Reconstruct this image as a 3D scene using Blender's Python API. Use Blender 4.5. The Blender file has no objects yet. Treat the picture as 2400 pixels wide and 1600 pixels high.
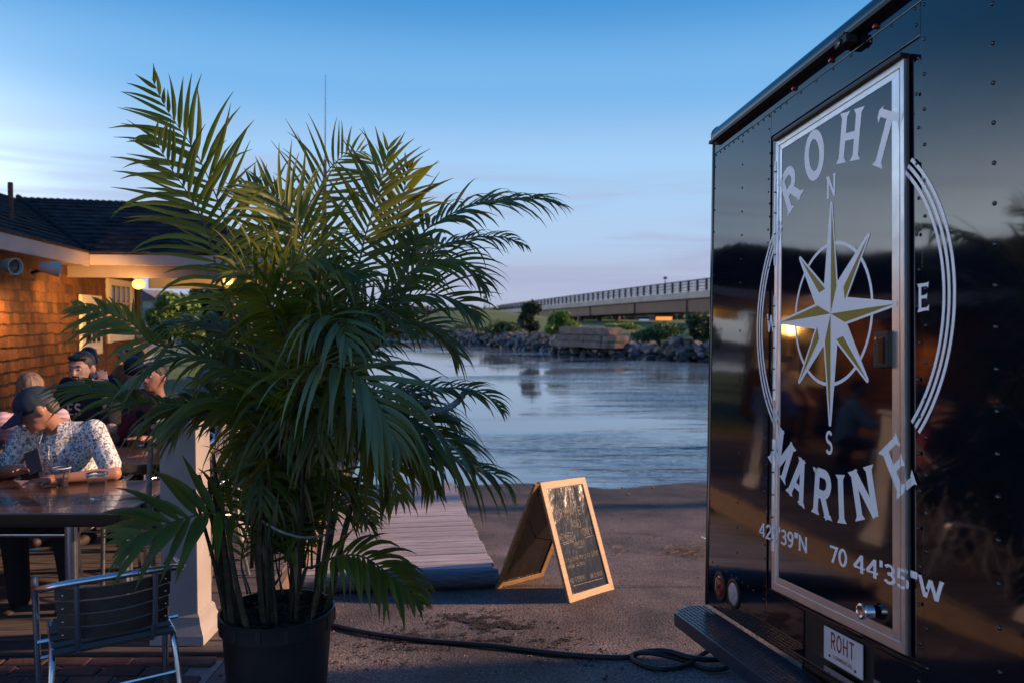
import bpy, bmesh, math, random
import numpy as np
from mathutils import Vector, Matrix, noise
random.seed(7)
SC = bpy.context.scene
COL = SC.collection
R = math.radians
V = Vector

# ------------------------------------------------------------------ camera, sky, sun, exposure
F = 1850.0                      # focal length in photograph pixels (2400 wide)
EYE = V((0, 0, 1.7))
PITCH = math.atan(58 / F)
cd = bpy.data.cameras.new('camera')
cam = bpy.data.objects.new('camera', cd)
COL.objects.link(cam)
cam.location = EYE
cam.rotation_euler = (math.pi / 2 - PITCH, 0, 0)
cd.sensor_width = 36.0
cd.lens = 36.0 * F / 2400.0
cd.clip_start = 0.05
cd.clip_end = 6000
cd.dof.use_dof = True
cd.dof.focus_distance = 3.5
cd.dof.aperture_fstop = 3.2
SC.camera = cam

world = bpy.data.worlds.new('World')
SC.world = world
world.use_nodes = True
wn, wl = world.node_tree.nodes, world.node_tree.links
wn.clear()
w_out = wn.new('ShaderNodeOutputWorld')
w_bg = wn.new('ShaderNodeBackground')
w_sky = wn.new('ShaderNodeTexSky')
w_sky.sky_type = 'NISHITA'
w_sky.sun_disc = False
w_sky.sun_elevation = R(3.0)
w_sky.sun_rotation = R(-58)
w_sky.altitude = 0
w_sky.air_density = 1.0
w_sky.dust_density = 0.3
w_sky.ozone_density = 3.0
w_bg.inputs[1].default_value = 0.15
# grade of the dusk sky plus thin cloud streaks, all by direction
w_tc = wn.new('ShaderNodeTexCoord')
w_sep = wn.new('ShaderNodeSeparateXYZ')
wl.new(w_tc.outputs['Generated'], w_sep.inputs[0])
w_ramp = wn.new('ShaderNodeValToRGB')
wl.new(w_sep.outputs[2], w_ramp.inputs[0])
WORLD_NODES = (w_sky, w_ramp)
er = w_ramp.color_ramp
er.interpolation = 'EASE'
er.elements[0].position = 0.0
er.elements[0].color = (0.25, 0.275, 0.385, 1)
er.elements[1].position = 1.0
er.elements[1].color = (0.012, 0.07, 0.25, 1)
for p_, c_ in ((0.05, (0.265, 0.30, 0.42, 1)), (0.10, (0.27, 0.36, 0.51, 1)), (0.18, (0.235, 0.37, 0.55, 1)), (0.28, (0.115, 0.275, 0.495, 1)), (0.38, (0.036, 0.175, 0.40, 1)), (0.55, (0.020, 0.10, 0.29, 1))):
    e = er.elements.new(p_)
    e.color = c_
# afterglow of the set sun to the left of the view
w_dot = wn.new('ShaderNodeVectorMath'); w_dot.operation = 'DOT_PRODUCT'
w_dot.inputs[1].default_value = V((-0.98, 0.06, 0.10)).normalized()
wl.new(w_tc.outputs['Generated'], w_dot.inputs[0])
w_glow = wn.new('ShaderNodeMapRange')
w_glow.inputs[1].default_value = 0.40; w_glow.inputs[2].default_value = 1.0
wl.new(w_dot.outputs['Value'], w_glow.inputs[0])
w_pow = wn.new('ShaderNodeMath'); w_pow.operation = 'POWER'; w_pow.inputs[1].default_value = 2.2
wl.new(w_glow.outputs[0], w_pow.inputs[0])
w_low = wn.new('ShaderNodeMapRange'); w_low.interpolation_type = 'SMOOTHSTEP'
w_low.inputs[1].default_value = 0.36; w_low.inputs[2].default_value = 0.0
wl.new(w_sep.outputs[2], w_low.inputs[0])
w_mul = wn.new('ShaderNodeMath'); w_mul.operation = 'MULTIPLY'
wl.new(w_pow.outputs[0], w_mul.inputs[0]); wl.new(w_low.outputs[0], w_mul.inputs[1])
w_gm = wn.new('ShaderNodeMix'); w_gm.data_type = 'RGBA'; w_gm.blend_type = 'ADD'; w_gm.clamp_result = False; w_gm.clamp_factor = False
wl.new(w_mul.outputs[0], w_gm.inputs[0]); wl.new(w_ramp.outputs[0], w_gm.inputs[6])
w_gm.inputs[7].default_value = (5.0, 4.85, 4.7, 1)
# Nishita contributes its own dusk colouring on top
w_ns = wn.new('ShaderNodeMix'); w_ns.data_type = 'RGBA'; w_ns.blend_type = 'MULTIPLY'
w_ns.inputs[0].default_value = 1.0
wl.new(w_sky.outputs[0], w_ns.inputs[6]); w_ns.inputs[7].default_value = (0.10, 0.10, 0.10, 1)
w_add = wn.new('ShaderNodeMix'); w_add.data_type = 'RGBA'
w_add.inputs[0].default_value = 0.12
wl.new(w_gm.outputs[2], w_add.inputs[6]); wl.new(w_ns.outputs[2], w_add.inputs[7])
# clouds: long flat streaks low over the horizon
w_map = wn.new('ShaderNodeMapping')
w_map.inputs['Scale'].default_value = (2.2, 2.2, 34)
wl.new(w_tc.outputs['Generated'], w_map.inputs[0])
w_n = wn.new('ShaderNodeTexNoise')
w_n.inputs['Scale'].default_value = 1.15; w_n.inputs['Detail'].default_value = 5; w_n.inputs['Roughness'].default_value = 0.5
w_n.inputs['Distortion'].default_value = 0.4
wl.new(w_map.outputs[0], w_n.inputs['Vector'])
w_cr = wn.new('ShaderNodeMapRange'); w_cr.interpolation_type = 'SMOOTHSTEP'
w_cr.inputs[1].default_value = 0.42; w_cr.inputs[2].default_value = 0.62
wl.new(w_n.outputs['Fac'], w_cr.inputs[0])
w_cl = wn.new('ShaderNodeMapRange'); w_cl.interpolation_type = 'SMOOTHSTEP'
w_cl.inputs[1].default_value = 0.27; w_cl.inputs[2].default_value = 0.03
wl.new(w_sep.outputs[2], w_cl.inputs[0])
w_cm = wn.new('ShaderNodeMath'); w_cm.operation = 'MULTIPLY'
wl.new(w_cr.outputs[0], w_cm.inputs[0]); wl.new(w_cl.outputs[0], w_cm.inputs[1])
w_c2 = wn.new('ShaderNodeMath'); w_c2.operation = 'MULTIPLY'; w_c2.inputs[1].default_value = 1.0
wl.new(w_cm.outputs[0], w_c2.inputs[0])
w_fin = wn.new('ShaderNodeMix'); w_fin.data_type = 'RGBA'
wl.new(w_c2.outputs[0], w_fin.inputs[0]); wl.new(w_add.outputs[2], w_fin.inputs[6])
w_fin.inputs[7].default_value = (0.235, 0.25, 0.36, 1)
w_gain = wn.new('ShaderNodeMix'); w_gain.data_type = 'RGBA'; w_gain.blend_type = 'MULTIPLY'
w_gain.inputs[0].default_value = 1.0
wl.new(w_fin.outputs[2], w_gain.inputs[6]); w_gain.inputs[7].default_value = (7.5, 7.75, 7.75, 1)
w_gain.clamp_result = False
wl.new(w_gain.outputs[2], w_bg.inputs[0])
wl.new(w_bg.outputs[0], w_out.inputs[0])

sl = bpy.data.lights.new('sun', 'SUN')
sl.energy = 4.2
sl.angle = R(1.5)
sl.color = (1.0, 0.62, 0.38)
sun = bpy.data.objects.new('sun', sl)
COL.objects.link(sun)
SUN_DIR = V((math.cos(R(21)) * 0.993, math.cos(R(21)) * 0.115, math.sin(R(21))))   # towards the light
sun.rotation_euler = SUN_DIR.to_track_quat('Z', 'Y').to_euler()

SC.view_settings.view_transform = 'Standard'
SC.view_settings.look = 'None'
SC.view_settings.gamma = 1
SC.view_settings.exposure = 0.68
SC.view_settings.use_curve_mapping = False
SC.cycles.max_bounces = 8
SC.cycles.transparent_max_bounces = 12
SC.cycles.caustics_reflective = False
SC.cycles.caustics_refractive = False
SC.cycles.sample_clamp_indirect = 4.0
SC.cycles.use_denoising = True

# ------------------------------------------------------------------ helpers
_fw = V((0, math.cos(PITCH), -math.sin(PITCH)))
_up = V((0, math.sin(PITCH), math.cos(PITCH)))
def at(px, py, Y):
    """a photograph point at forward distance Y -> world point"""
    d = _fw + V((1, 0, 0)) * ((px - 1200) / F) + _up * ((800 - py) / F)
    return EYE + d * (Y / d.y)
def ramp_z(x, y):
    return 0.25 - 0.095 * y

class MB:
    def __init__(s): s.v = []; s.f = []
    def add(s, vs, fs):
        n = len(s.v); s.v += [tuple(v) for v in vs]; s.f += [tuple(i + n for i in f) for f in fs]; return s
    def box(s, c, size, rot=None, M=None):
        hx, hy, hz = size[0] / 2, size[1] / 2, size[2] / 2
        vs = [V((x, y, z)) for x in (-hx, hx) for y in (-hy, hy) for z in (-hz, hz)]
        if rot is not None: vs = [rot @ v for v in vs]
        vs = [v + V(c) for v in vs]
        return s.add(vs, [(0, 1, 3, 2), (4, 6, 7, 5), (0, 4, 5, 1), (2, 3, 7, 6), (0, 2, 6, 4), (1, 5, 7, 3)])
    def beam(s, a, b, w, h, up=V((0, 0, 1))):
        a, b = V(a), V(b); d = (b - a); L = d.length; d.normalize()
        x = d.cross(V(up)); 
        if x.length < 1e-4: x = d.cross(V((1, 0, 0)))
        x.normalize(); z = x.cross(d)
        rot = Matrix((x, d, z)).transposed()
        return s.box((a + b) / 2, (w, L, h), rot)
    def tube(s, pts, r, seg=8, caps=True, closed=False):
        pts = [V(p) for p in pts]; n = len(pts)
        rs = r if isinstance(r, (list, tuple)) else [r] * n
        b0 = len(s.v); prev = None
        for i, p in enumerate(pts):
            if closed: t = pts[(i + 1) % n] - pts[i - 1]
            else: t = pts[min(i + 1, n - 1)] - pts[max(i - 1, 0)]
            t.normalize()
            if prev is None:
                x = t.orthogonal().normalized()
            else:
                x = prev - t * prev.dot(t)
                x = x.normalized() if x.length > 1e-6 else t.orthogonal().normalized()
            prev = x; y = t.cross(x)
            for k in range(seg):
                a = 2 * math.pi * k / seg
                s.v.append(tuple(p + (x * math.cos(a) + y * math.sin(a)) * rs[i]))
        rng = n if closed else n - 1
        for i in range(rng):
            j = (i + 1) % n
            for k in range(seg):
                k2 = (k + 1) % seg
                s.f.append((b0 + i * seg + k, b0 + i * seg + k2, b0 + j * seg + k2, b0 + j * seg + k))
        if caps and not closed:
            s.f.append(tuple(b0 + k for k in range(seg))[::-1]); s.f.append(tuple(b0 + (n - 1) * seg + k for k in range(seg)))
        return s
    def lathe(s, prof, c=(0, 0, 0), seg=32, rot=None):
        b0 = len(s.v); c = V(c)
        for r, z in prof:
            for k in range(seg):
                a = 2 * math.pi * k / seg
                v = V((r * math.cos(a), r * math.sin(a), z))
                if rot is not None: v = rot @ v
                s.v.append(tuple(c + v))
        for i in range(len(prof) - 1):
            for k in range(seg):
                k2 = (k + 1) % seg
                s.f.append((b0 + i * seg + k, b0 + i * seg + k2, b0 + (i + 1) * seg + k2, b0 + (i + 1) * seg + k))
        return s
    def prism(s, poly, a, b):
        """poly: list of points (3D, planar); extruded from offset a to offset b (vectors)"""
        n = len(poly); a, b = V(a), V(b)
        vs = [V(p) + a for p in poly] + [V(p) + b for p in poly]
        fs = [tuple(range(n))[::-1], tuple(range(n, 2 * n))] + [(i, (i + 1) % n, n + (i + 1) % n, n + i) for i in range(n)]
        return s.add(vs, fs)
    def ell(s, c, r, rot=None, seg=14, rings=9):
        prof = [(math.sin(math.pi * i / rings), -math.cos(math.pi * i / rings)) for i in range(rings + 1)]
        b0 = len(s.v)
        s.lathe(prof, (0, 0, 0), seg)
        for i in range(b0, len(s.v)):
            v = V((s.v[i][0] * r[0], s.v[i][1] * r[1], s.v[i][2] * r[2]))
            if rot is not None: v = rot @ v
            s.v[i] = tuple(v + V(c))
        return s
    def cap(s, a, b, r1, r2=None, seg=12):
        """tapered capsule"""
        r2 = r1 if r2 is None else r2; a, b = V(a), V(b)
        d = (b - a); L = max(d.length, 1e-5); d = d / L
        pts, rs = [], []
        for i in range(5):
            t = math.pi / 2 * (1 - i / 4.0); pts.append(a - d * r1 * math.sin(t)); rs.append(max(r1 * math.cos(t), 1e-4))
        for i in range(5):
            t = math.pi / 2 * i / 4.0; pts.append(b + d * r2 * math.sin(t)); rs.append(max(r2 * math.cos(t), 1e-4))
        return s.tube(pts, rs, seg)
    def mesh(s, name):
        me = bpy.data.meshes.new(name); me.from_pydata(s.v, [], s.f); me.update(); return me
    def build(s, name, mat=None, parent=None, smooth=False, bevel=0.0):
        me = s.mesh(name)
        if bevel:
            bm = bmesh.new(); bm.from_mesh(me)
            bmesh.ops.bevel(bm, geom=bm.edges[:], offset=bevel, segments=2, affect='EDGES', profile=0.7)
            bm.to_mesh(me); bm.free()
        bm = bmesh.new(); bm.from_mesh(me); bmesh.ops.recalc_face_normals(bm, faces=bm.faces[:]); bm.to_mesh(me); bm.free()
        return link(name, me, mat, parent, smooth)

def link(name, me, mat=None, parent=None, smooth=False):
    if mat and not me.materials: me.materials.append(mat)
    if smooth:
        me.polygons.foreach_set('use_smooth', [True] * len(me.polygons))
        if smooth != 'all':
            me.set_sharp_from_angle(angle=R(40))
    o = bpy.data.objects.new(name, me); COL.objects.link(o)
    if parent: o.parent = parent
    return o
def tag(o, label=None, cat=None, group=None, kind=None):
    if label: o['label'] = label
    if cat: o['category'] = cat
    if group: o['group'] = group
    if kind: o['kind'] = kind
    return o
def empty(name, loc=(0, 0, 0), rz=0, M=None):
    o = bpy.data.objects.new(name, None); COL.objects.link(o); o.empty_display_size = 0.1
    if M is not None: o.matrix_world = M
    else: o.location = loc; o.rotation_euler = (0, 0, rz)
    return o
def copy_tree(o, parent=None):
    c = o.copy(); COL.objects.link(c); c.parent = parent
    for ch in list(o.children): copy_tree(ch, c)
    return c
def catmull(P, n):
    P = [V(p) for p in P]; Q = [P[0] * 2 - P[1]] + P + [P[-1] * 2 - P[-2]]
    seglen = [(P[i + 1] - P[i]).length for i in range(len(P) - 1)]; tot = sum(seglen)
    out = []
    for k in range(n):
        s_ = tot * k / (n - 1); i = 0
        while i < len(seglen) - 1 and s_ > seglen[i]: s_ -= seglen[i]; i += 1
        t = min(s_ / max(seglen[i], 1e-9), 1); a, b, c, d = Q[i:i + 4]
        out.append(0.5 * ((2 * b) + (c - a) * t + (2 * a - 5 * b + 4 * c - d) * t * t + (3 * b - a - 3 * c + d) * t ** 3))
    return out

# ------------------------------------------------------------------ materials
def pmat(name, c1, c2=None, scale=6.0, rough=0.6, metal=0.0, bump=0.0, bscale=60.0, stretch=(1, 1, 1), coat=0.0,
         rnd=0.0, spec=0.5, detail=4, rvar=0.0, bdist=0.01, lo=0.35, hi=0.65, attr=None):
    m = bpy.data.materials.new(name); m.use_nodes = True
    n, l = m.node_tree.nodes, m.node_tree.links
    b = n['Principled BSDF']
    b.inputs['Roughness'].default_value = rough; b.inputs['Metallic'].default_value = metal
    b.inputs['Coat Weight'].default_value = coat; b.inputs['Specular IOR Level'].default_value = spec
    tc = n.new('ShaderNodeTexCoord'); mp = n.new('ShaderNodeMapping'); mp.inputs['Scale'].default_value = stretch
    l.new(tc.outputs['Object'], mp.inputs[0])
    oi = n.new('ShaderNodeObjectInfo')
    comb = n.new('ShaderNodeVectorMath'); comb.operation = 'MULTIPLY_ADD'
    cx = n.new('ShaderNodeCombineXYZ')
    for i in range(3): l.new(oi.outputs['Random'], cx.inputs[i])
    l.new(cx.outputs[0], comb.inputs[0]); comb.inputs[1].default_value = (37, 53, 71); l.new(mp.outputs[0], comb.inputs[2])
    no = n.new('ShaderNodeTexNoise'); no.inputs['Scale'].default_value = scale; no.inputs['Detail'].default_value = detail
    l.new(comb.outputs[0], no.inputs['Vector'])
    col = None
    if c2 is None: c2 = tuple(x * 0.8 for x in c1)
    mr = n.new('ShaderNodeMapRange'); mr.inputs[1].default_value = lo; mr.inputs[2].default_value = hi
    l.new(no.outputs['Fac'], mr.inputs[0])
    mx = n.new('ShaderNodeMix'); mx.data_type = 'RGBA'
    l.new(mr.outputs[0], mx.inputs[0]); mx.inputs[6].default_value = (*c1, 1); mx.inputs[7].default_value = (*c2, 1)
    col = mx.outputs[2]
    if rnd or attr:
        hs = n.new('ShaderNodeHueSaturation')
        mr2 = n.new('ShaderNodeMapRange'); mr2.inputs[3].default_value = 1 - rnd; mr2.inputs[4].default_value = 1 + rnd
        if attr:
            at_ = n.new('ShaderNodeAttribute'); at_.attribute_name = attr; l.new(at_.outputs['Fac'], mr2.inputs[0])
        else: l.new(oi.outputs['Random'], mr2.inputs[0])
        l.new(mr2.outputs[0], hs.inputs['Value']); l.new(col, hs.inputs['Color']); col = hs.outputs[0]
    l.new(col, b.inputs['Base Color'])
    if rvar:
        mr3 = n.new('ShaderNodeMapRange'); mr3.inputs[3].default_value = max(rough - rvar, 0.02); mr3.inputs[4].default_value = min(rough + rvar, 1)
        l.new(no.outputs['Fac'], mr3.inputs[0]); l.new(mr3.outputs[0], b.inputs['Roughness'])
    if bump:
        n2 = n.new('ShaderNodeTexNoise'); n2.inputs['Scale'].default_value = bscale; n2.inputs['Detail'].default_value = 4
        l.new(comb.outputs[0], n2.inputs['Vector'])
        bp = n.new('ShaderNodeBump'); bp.inputs['Strength'].default_value = bump; bp.inputs['Distance'].default_value = bdist
        l.new(n2.outputs['Fac'], bp.inputs['Height']); l.new(bp.outputs[0], b.inputs['Normal'])
    m['bsdf'] = b.name
    return m
def bsdf(m): return m.node_tree.nodes['Principled BSDF']
def emat(name, c, s):
    m = bpy.data.materials.new(name); m.use_nodes = True; n = m.node_tree.nodes
    b = n['Principled BSDF']; b.inputs['Base Color'].default_value = (*c, 1); b.inputs['Emission Color'].default_value = (*c, 1); b.inputs['Emission Strength'].default_value = s
    return m

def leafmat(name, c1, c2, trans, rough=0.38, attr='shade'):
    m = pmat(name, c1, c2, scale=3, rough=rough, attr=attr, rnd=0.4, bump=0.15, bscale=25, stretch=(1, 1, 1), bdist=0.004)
    n, l = m.node_tree.nodes, m.node_tree.links
    b = bsdf(m); out = [x for x in n if x.type == 'OUTPUT_MATERIAL'][0]
    ta = n.new('ShaderNodeAttribute'); ta.attribute_name = 'tip'
    tm = n.new('ShaderNodeMapRange'); tm.inputs[1].default_value = .62; tm.inputs[2].default_value = .95; l.new(ta.outputs['Fac'], tm.inputs[0])
    tmx = n.new('ShaderNodeMix'); tmx.data_type = 'RGBA'; l.new(tm.outputs[0], tmx.inputs[0]); l.new(b.inputs['Base Color'].links[0].from_socket, tmx.inputs[6]); tmx.inputs[7].default_value = (.16, .085, .03, 1); l.new(tmx.outputs[2], b.inputs['Base Color'])
    tr = n.new('ShaderNodeBsdfTranslucent'); tr.inputs[0].default_value = (*trans, 1)
    ad = n.new('ShaderNodeAddShader'); l.new(b.outputs[0], ad.inputs[0]); l.new(tr.outputs[0], ad.inputs[1]); l.new(ad.outputs[0], out.inputs[0])
    return m

M = {}
M['asphalt'] = pmat('asphalt', (0.235, 0.185, 0.165), (0.075, 0.060, 0.058), scale=80, rough=0.7, bump=1.0, bscale=90, detail=4, bdist=0.014, spec=0.4, lo=.43, hi=.57)
n, l = M['asphalt'].node_tree.nodes, M['asphalt'].node_tree.links
_nz = n.new('ShaderNodeTexNoise'); _nz.inputs['Scale'].default_value = 1.3; _nz.inputs['Detail'].default_value = 6; _nz.inputs['Roughness'].default_value = .62
_tc = n.new('ShaderNodeTexCoord'); l.new(_tc.outputs['Object'], _nz.inputs['Vector'])
_mr = n.new('ShaderNodeMapRange'); _mr.inputs[1].default_value = .36; _mr.inputs[2].default_value = .66; _mr.inputs[3].default_value = .42; _mr.inputs[4].default_value = 1.25; l.new(_nz.outputs['Fac'], _mr.inputs[0])
_sx = n.new('ShaderNodeSeparateXYZ'); l.new(_tc.outputs['Object'], _sx.inputs[0])
_wet = n.new('ShaderNodeMapRange'); _wet.inputs[1].default_value = 7.0; _wet.inputs[2].default_value = 10.5; _wet.inputs[3].default_value = 1.0; _wet.inputs[4].default_value = .45; l.new(_sx.outputs[1], _wet.inputs[0])   # damp, algae-dark tidal zone
_mm = n.new('ShaderNodeMath'); _mm.operation = 'MULTIPLY'; l.new(_mr.outputs[0], _mm.inputs[0]); l.new(_wet.outputs[0], _mm.inputs[1])
_hs = n.new('ShaderNodeHueSaturation'); _src = bsdf(M['asphalt']).inputs['Base Color'].links[0].from_socket; l.new(_src, _hs.inputs['Color']); l.new(_mm.outputs[0], _hs.inputs['Value']); l.new(_hs.outputs[0], bsdf(M['asphalt']).inputs['Base Color'])
M['joint'] = pmat('joint', (0.05, 0.045, 0.045), rough=0.9)
M['plank'] = pmat('plank', (0.50, 0.46, 0.465), (0.24, 0.215, 0.22), scale=3.0, rough=0.8, bump=0.6, bscale=5, stretch=(1.2, 26, 26), rnd=0.16, bdist=0.008)
M['oldplank'] = pmat('oldplank', (0.14, 0.115, 0.11), (0.06, 0.05, 0.05), scale=3.0, rough=0.75, bump=0.6, bscale=5, stretch=(1.2, 26, 26), rnd=0.2, bdist=0.008)
M['timber'] = pmat('timber', (0.10, 0.11, 0.12), (0.05, 0.055, 0.065), scale=3, rough=0.7, bump=0.7, bscale=6, stretch=(22, 1.5, 22), bdist=0.01)
M['logwood'] = pmat('logwood', (0.17, 0.19, 0.21), (0.07, 0.085, 0.10), scale=3, rough=0.62, bump=0.8, bscale=5, stretch=(1.2, 24, 24), bdist=0.012)
M['boardwarm'] = pmat('boardwarm', (0.24, 0.165, 0.11), (0.15, 0.10, 0.07), scale=3, rough=0.7, bump=0.4, stretch=(22, 1.5, 22))
M['brick'] = pmat('brick', (0.11, 0.055, 0.05), (0.06, 0.035, 0.035), scale=9, rough=0.8, bump=0.5, bscale=70, rnd=0.3)
M['mortar'] = pmat('mortar', (0.34, 0.29, 0.28), (0.25, 0.21, 0.205), scale=20, rough=0.9, bump=0.4)
M['postwhite'] = pmat('postwhite', (0.44, 0.41, 0.40), (0.35, 0.32, 0.31), scale=3, rough=0.5, bump=0.1)
M['rope'] = pmat('rope', (0.34, 0.31, 0.27), (0.20, 0.18, 0.155), scale=40, rough=0.9, bump=0.6, bscale=120)
M['ropeblue'] = pmat('ropeblue', (0.22, 0.33, 0.39), (0.12, 0.19, 0.24), scale=30, rough=0.85, bump=0.8, bscale=140)
M['alu'] = pmat('alu', (0.72, 0.72, 0.74), (0.60, 0.60, 0.62), scale=20, rough=0.26, metal=1.0, bump=0.03, bscale=200)
M['aludoor'] = pmat('aludoor', (0.78, 0.77, 0.80), (0.66, 0.65, 0.68), scale=9, rough=0.34, metal=0.9, bump=0.05, bscale=160, rvar=0.12)
M['slat'] = pmat('slat', (0.055, 0.035, 0.028), (0.03, 0.02, 0.017), scale=4, rough=0.42, bump=0.2, stretch=(2, 30, 30), rnd=0.15)
M['tabletop'] = pmat('tabletop', (0.105, 0.055, 0.032), (0.045, 0.024, 0.015), scale=3, rough=0.20, bump=0.15, bscale=5, stretch=(1.3, 30, 30), coat=0.7, rnd=0.2, bdist=0.004)
M['black'] = pmat('black', (0.012, 0.012, 0.013), rough=0.5)
M['blackgloss'] = pmat('blackgloss', (0.008, 0.008, 0.009), rough=0.15)
M['potplastic'] = pmat('potplastic', (0.032, 0.026, 0.026), (0.018, 0.016, 0.017), scale=7, rough=0.48, bump=0.15, bscale=18, rvar=0.1)
M['soil'] = pmat('soil', (0.07, 0.04, 0.022), (0.02, 0.013, 0.009), scale=40, rough=0.95, bump=1.0, bscale=60, bdist=0.03)
M['leaf'] = leafmat('leaf', (0.078, 0.100, 0.013), (0.036, 0.060, 0.012), (0.10, 0.105, 0.005), rough=0.40)
bsdf(M['leaf']).inputs['Specular IOR Level'].default_value = 0.27
M['leaflit'] = leafmat('leaflit', (0.125, 0.155, 0.055), (0.085, 0.12, 0.045), (0.07, 0.085, 0.006), rough=0.36)  # lit copy of leaf: sky light put into a paler colour
M['stem'] = pmat('stem', (0.075, 0.085, 0.03), (0.10, 0.06, 0.03), scale=9, rough=0.5, bump=0.2, rnd=0.2)
M['cane'] = pmat('cane', (0.075, 0.055, 0.028), (0.025, 0.024, 0.014), scale=12, rough=0.6, bump=0.4, bscale=30, stretch=(1, 1, 3), rnd=0.3)
M['dryleaf'] = leafmat('dryleaf', (0.20, 0.14, 0.06), (0.12, 0.08, 0.04), (0.12, 0.08, 0.02), rough=0.7)
M['water'] = None
M['shingle'] = pmat('shingle', (0.165, 0.060, 0.014), (0.022, 0.010, 0.005), scale=2.2, lo=.32, hi=.68, rough=0.85, bump=0.8, bscale=5, stretch=(9, 9, 1.1), rnd=0.6, bdist=0.006)
M['roofshingle'] = pmat('roofshingle', (0.052, 0.040, 0.038), (0.026, 0.021, 0.021), spec=.08, scale=5, rough=0.8, bump=0.5, bscale=30, attr='shade', rnd=0.35)
M['trim'] = pmat('trim', (0.46, 0.40, 0.37), (0.38, 0.33, 0.31), scale=2, rough=0.55)
M['beam'] = pmat('beam', (0.20, 0.165, 0.17), (0.16, 0.13, 0.135), scale=2, rough=0.55)
M['whitepaint'] = pmat('whitepaint', (0.74, 0.70, 0.62), (0.66, 0.62, 0.55), scale=3, rough=0.5)
M['darkglass'] = pmat('darkglass', (0.01, 0.012, 0.014), rough=0.06)
M['rust'] = pmat('rust', (0.16, 0.06, 0.035), (0.09, 0.04, 0.03), scale=10, rough=0.8)
M['fixture'] = pmat('fixture', (0.62, 0.58, 0.54), rough=0.45)
M['concrete'] = pmat('concrete', (0.34, 0.31, 0.29), (0.26, 0.24, 0.23), scale=0.5, rough=0.85)
M['girder'] = pmat('girder', (0.095, 0.046, 0.032), (0.065, 0.032, 0.024), scale=0.4, rough=0.6)
M['railing'] = pmat('railing', (0.03, 0.028, 0.03), rough=0.6)
M['rock'] = pmat('rock', (0.25, 0.22, 0.225), (0.10, 0.088, 0.095), scale=2.5, rough=0.85, bump=0.8, bscale=6, rnd=0.5, bdist=0.05)
M['wetrock'] = pmat('wetrock', (0.032, 0.030, 0.032), (0.016, 0.015, 0.017), scale=2.5, rough=0.5, bump=0.8, bscale=6, rnd=0.5, bdist=0.05)
M['granite'] = pmat('granite', (0.14, 0.115, 0.11), (0.075, 0.062, 0.06), scale=2, rough=0.85, bump=0.5, bscale=8, rnd=0.2, bdist=0.04)
M['grass'] = pmat('grass', (0.10, 0.15, 0.045), (0.065, 0.105, 0.035), scale=0.4, rough=0.9, bump=0.6, bscale=8, bdist=0.1)
M['bush'] = leafmat('bush', (0.10, 0.17, 0.035), (0.075, 0.13, 0.03), (0.06, 0.09, 0.012), rough=0.6)
M['bushdark'] = leafmat('bushdark', (0.022, 0.040, 0.018), (0.014, 0.028, 0.014), (0.010, 0.02, 0.004), rough=0.6)
M['bushmid'] = leafmat('bushmid', (0.04, 0.075, 0.026), (0.028, 0.055, 0.02), (0.02, 0.04, 0.008), rough=0.6)
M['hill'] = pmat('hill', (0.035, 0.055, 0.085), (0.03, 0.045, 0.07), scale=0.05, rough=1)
M['bark'] = pmat('bark', (0.05, 0.035, 0.025), rough=0.9)
M['cable'] = pmat('cable', (0.014, 0.013, 0.014), rough=0.5, bump=0.1)
M['debris'] = pmat('debris', (0.035, 0.025, 0.018), (0.02, 0.015, 0.012), scale=30, rough=0.9)
M['straw'] = pmat('straw', (0.35, 0.25, 0.14), (0.24, 0.17, 0.10), scale=30, rough=0.8, rnd=0.3)
M['pebble'] = pmat('pebble', (0.34, 0.25, 0.2), (0.2, 0.15, 0.13), scale=20, rough=0.8, rnd=0.4)
# water: dark, glossy, rippled
mw = bpy.data.materials.new('water'); mw.use_nodes = True
n, l = mw.node_tree.nodes, mw.node_tree.links
b = n['Principled BSDF']; b.inputs['Base Color'].default_value = (0.10, 0.145, 0.185, 1); b.inputs['Roughness'].default_value = 0.03
b.inputs['IOR'].default_value = 2.7
tc = n.new('ShaderNodeTexCoord')
def wnoise(sc, stretch, det):
    mp = n.new('ShaderNodeMapping'); mp.inputs['Scale'].default_value = stretch; l.new(tc.outputs['Object'], mp.inputs[0])
    t = n.new('ShaderNodeTexNoise'); t.inputs['Scale'].default_value = sc; t.inputs['Detail'].default_value = det; l.new(mp.outputs[0], t.inputs['Vector']); return t
n1 = wnoise(1.6, (0.30, 1.4, 1), 4); n2 = wnoise(7.0, (0.35, 1.5, 1), 3); n4 = wnoise(0.42, (0.28, 1.25, 1), 4); n3 = wnoise(0.07, (0.8, 1.6, 1), 3)
sxw = n.new('ShaderNodeSeparateXYZ'); l.new(tc.outputs['Object'], sxw.inputs[0])
gx = n.new('ShaderNodeMapRange'); gx.inputs[1].default_value = -4; gx.inputs[2].default_value = 9; gx.inputs[3].default_value = -.10; gx.inputs[4].default_value = .12; l.new(sxw.outputs[0], gx.inputs[0])
sm_ = n.new('ShaderNodeMath'); l.new(n3.outputs['Fac'], sm_.inputs[0]); l.new(gx.outputs[0], sm_.inputs[1])
msk = n.new('ShaderNodeMapRange'); msk.interpolation_type = 'SMOOTHSTEP'; msk.inputs[1].default_value = 0.45; msk.inputs[2].default_value = 0.66; msk.inputs[3].default_value = 0.02; msk.inputs[4].default_value = 1.0
l.new(sm_.outputs[0], msk.inputs[0])
ma = n.new('ShaderNodeMath'); ma.operation = 'MULTIPLY_ADD'; ma.inputs[1].default_value = 0.22
l.new(n2.outputs['Fac'], ma.inputs[0]); l.new(n1.outputs['Fac'], ma.inputs[2])
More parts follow.
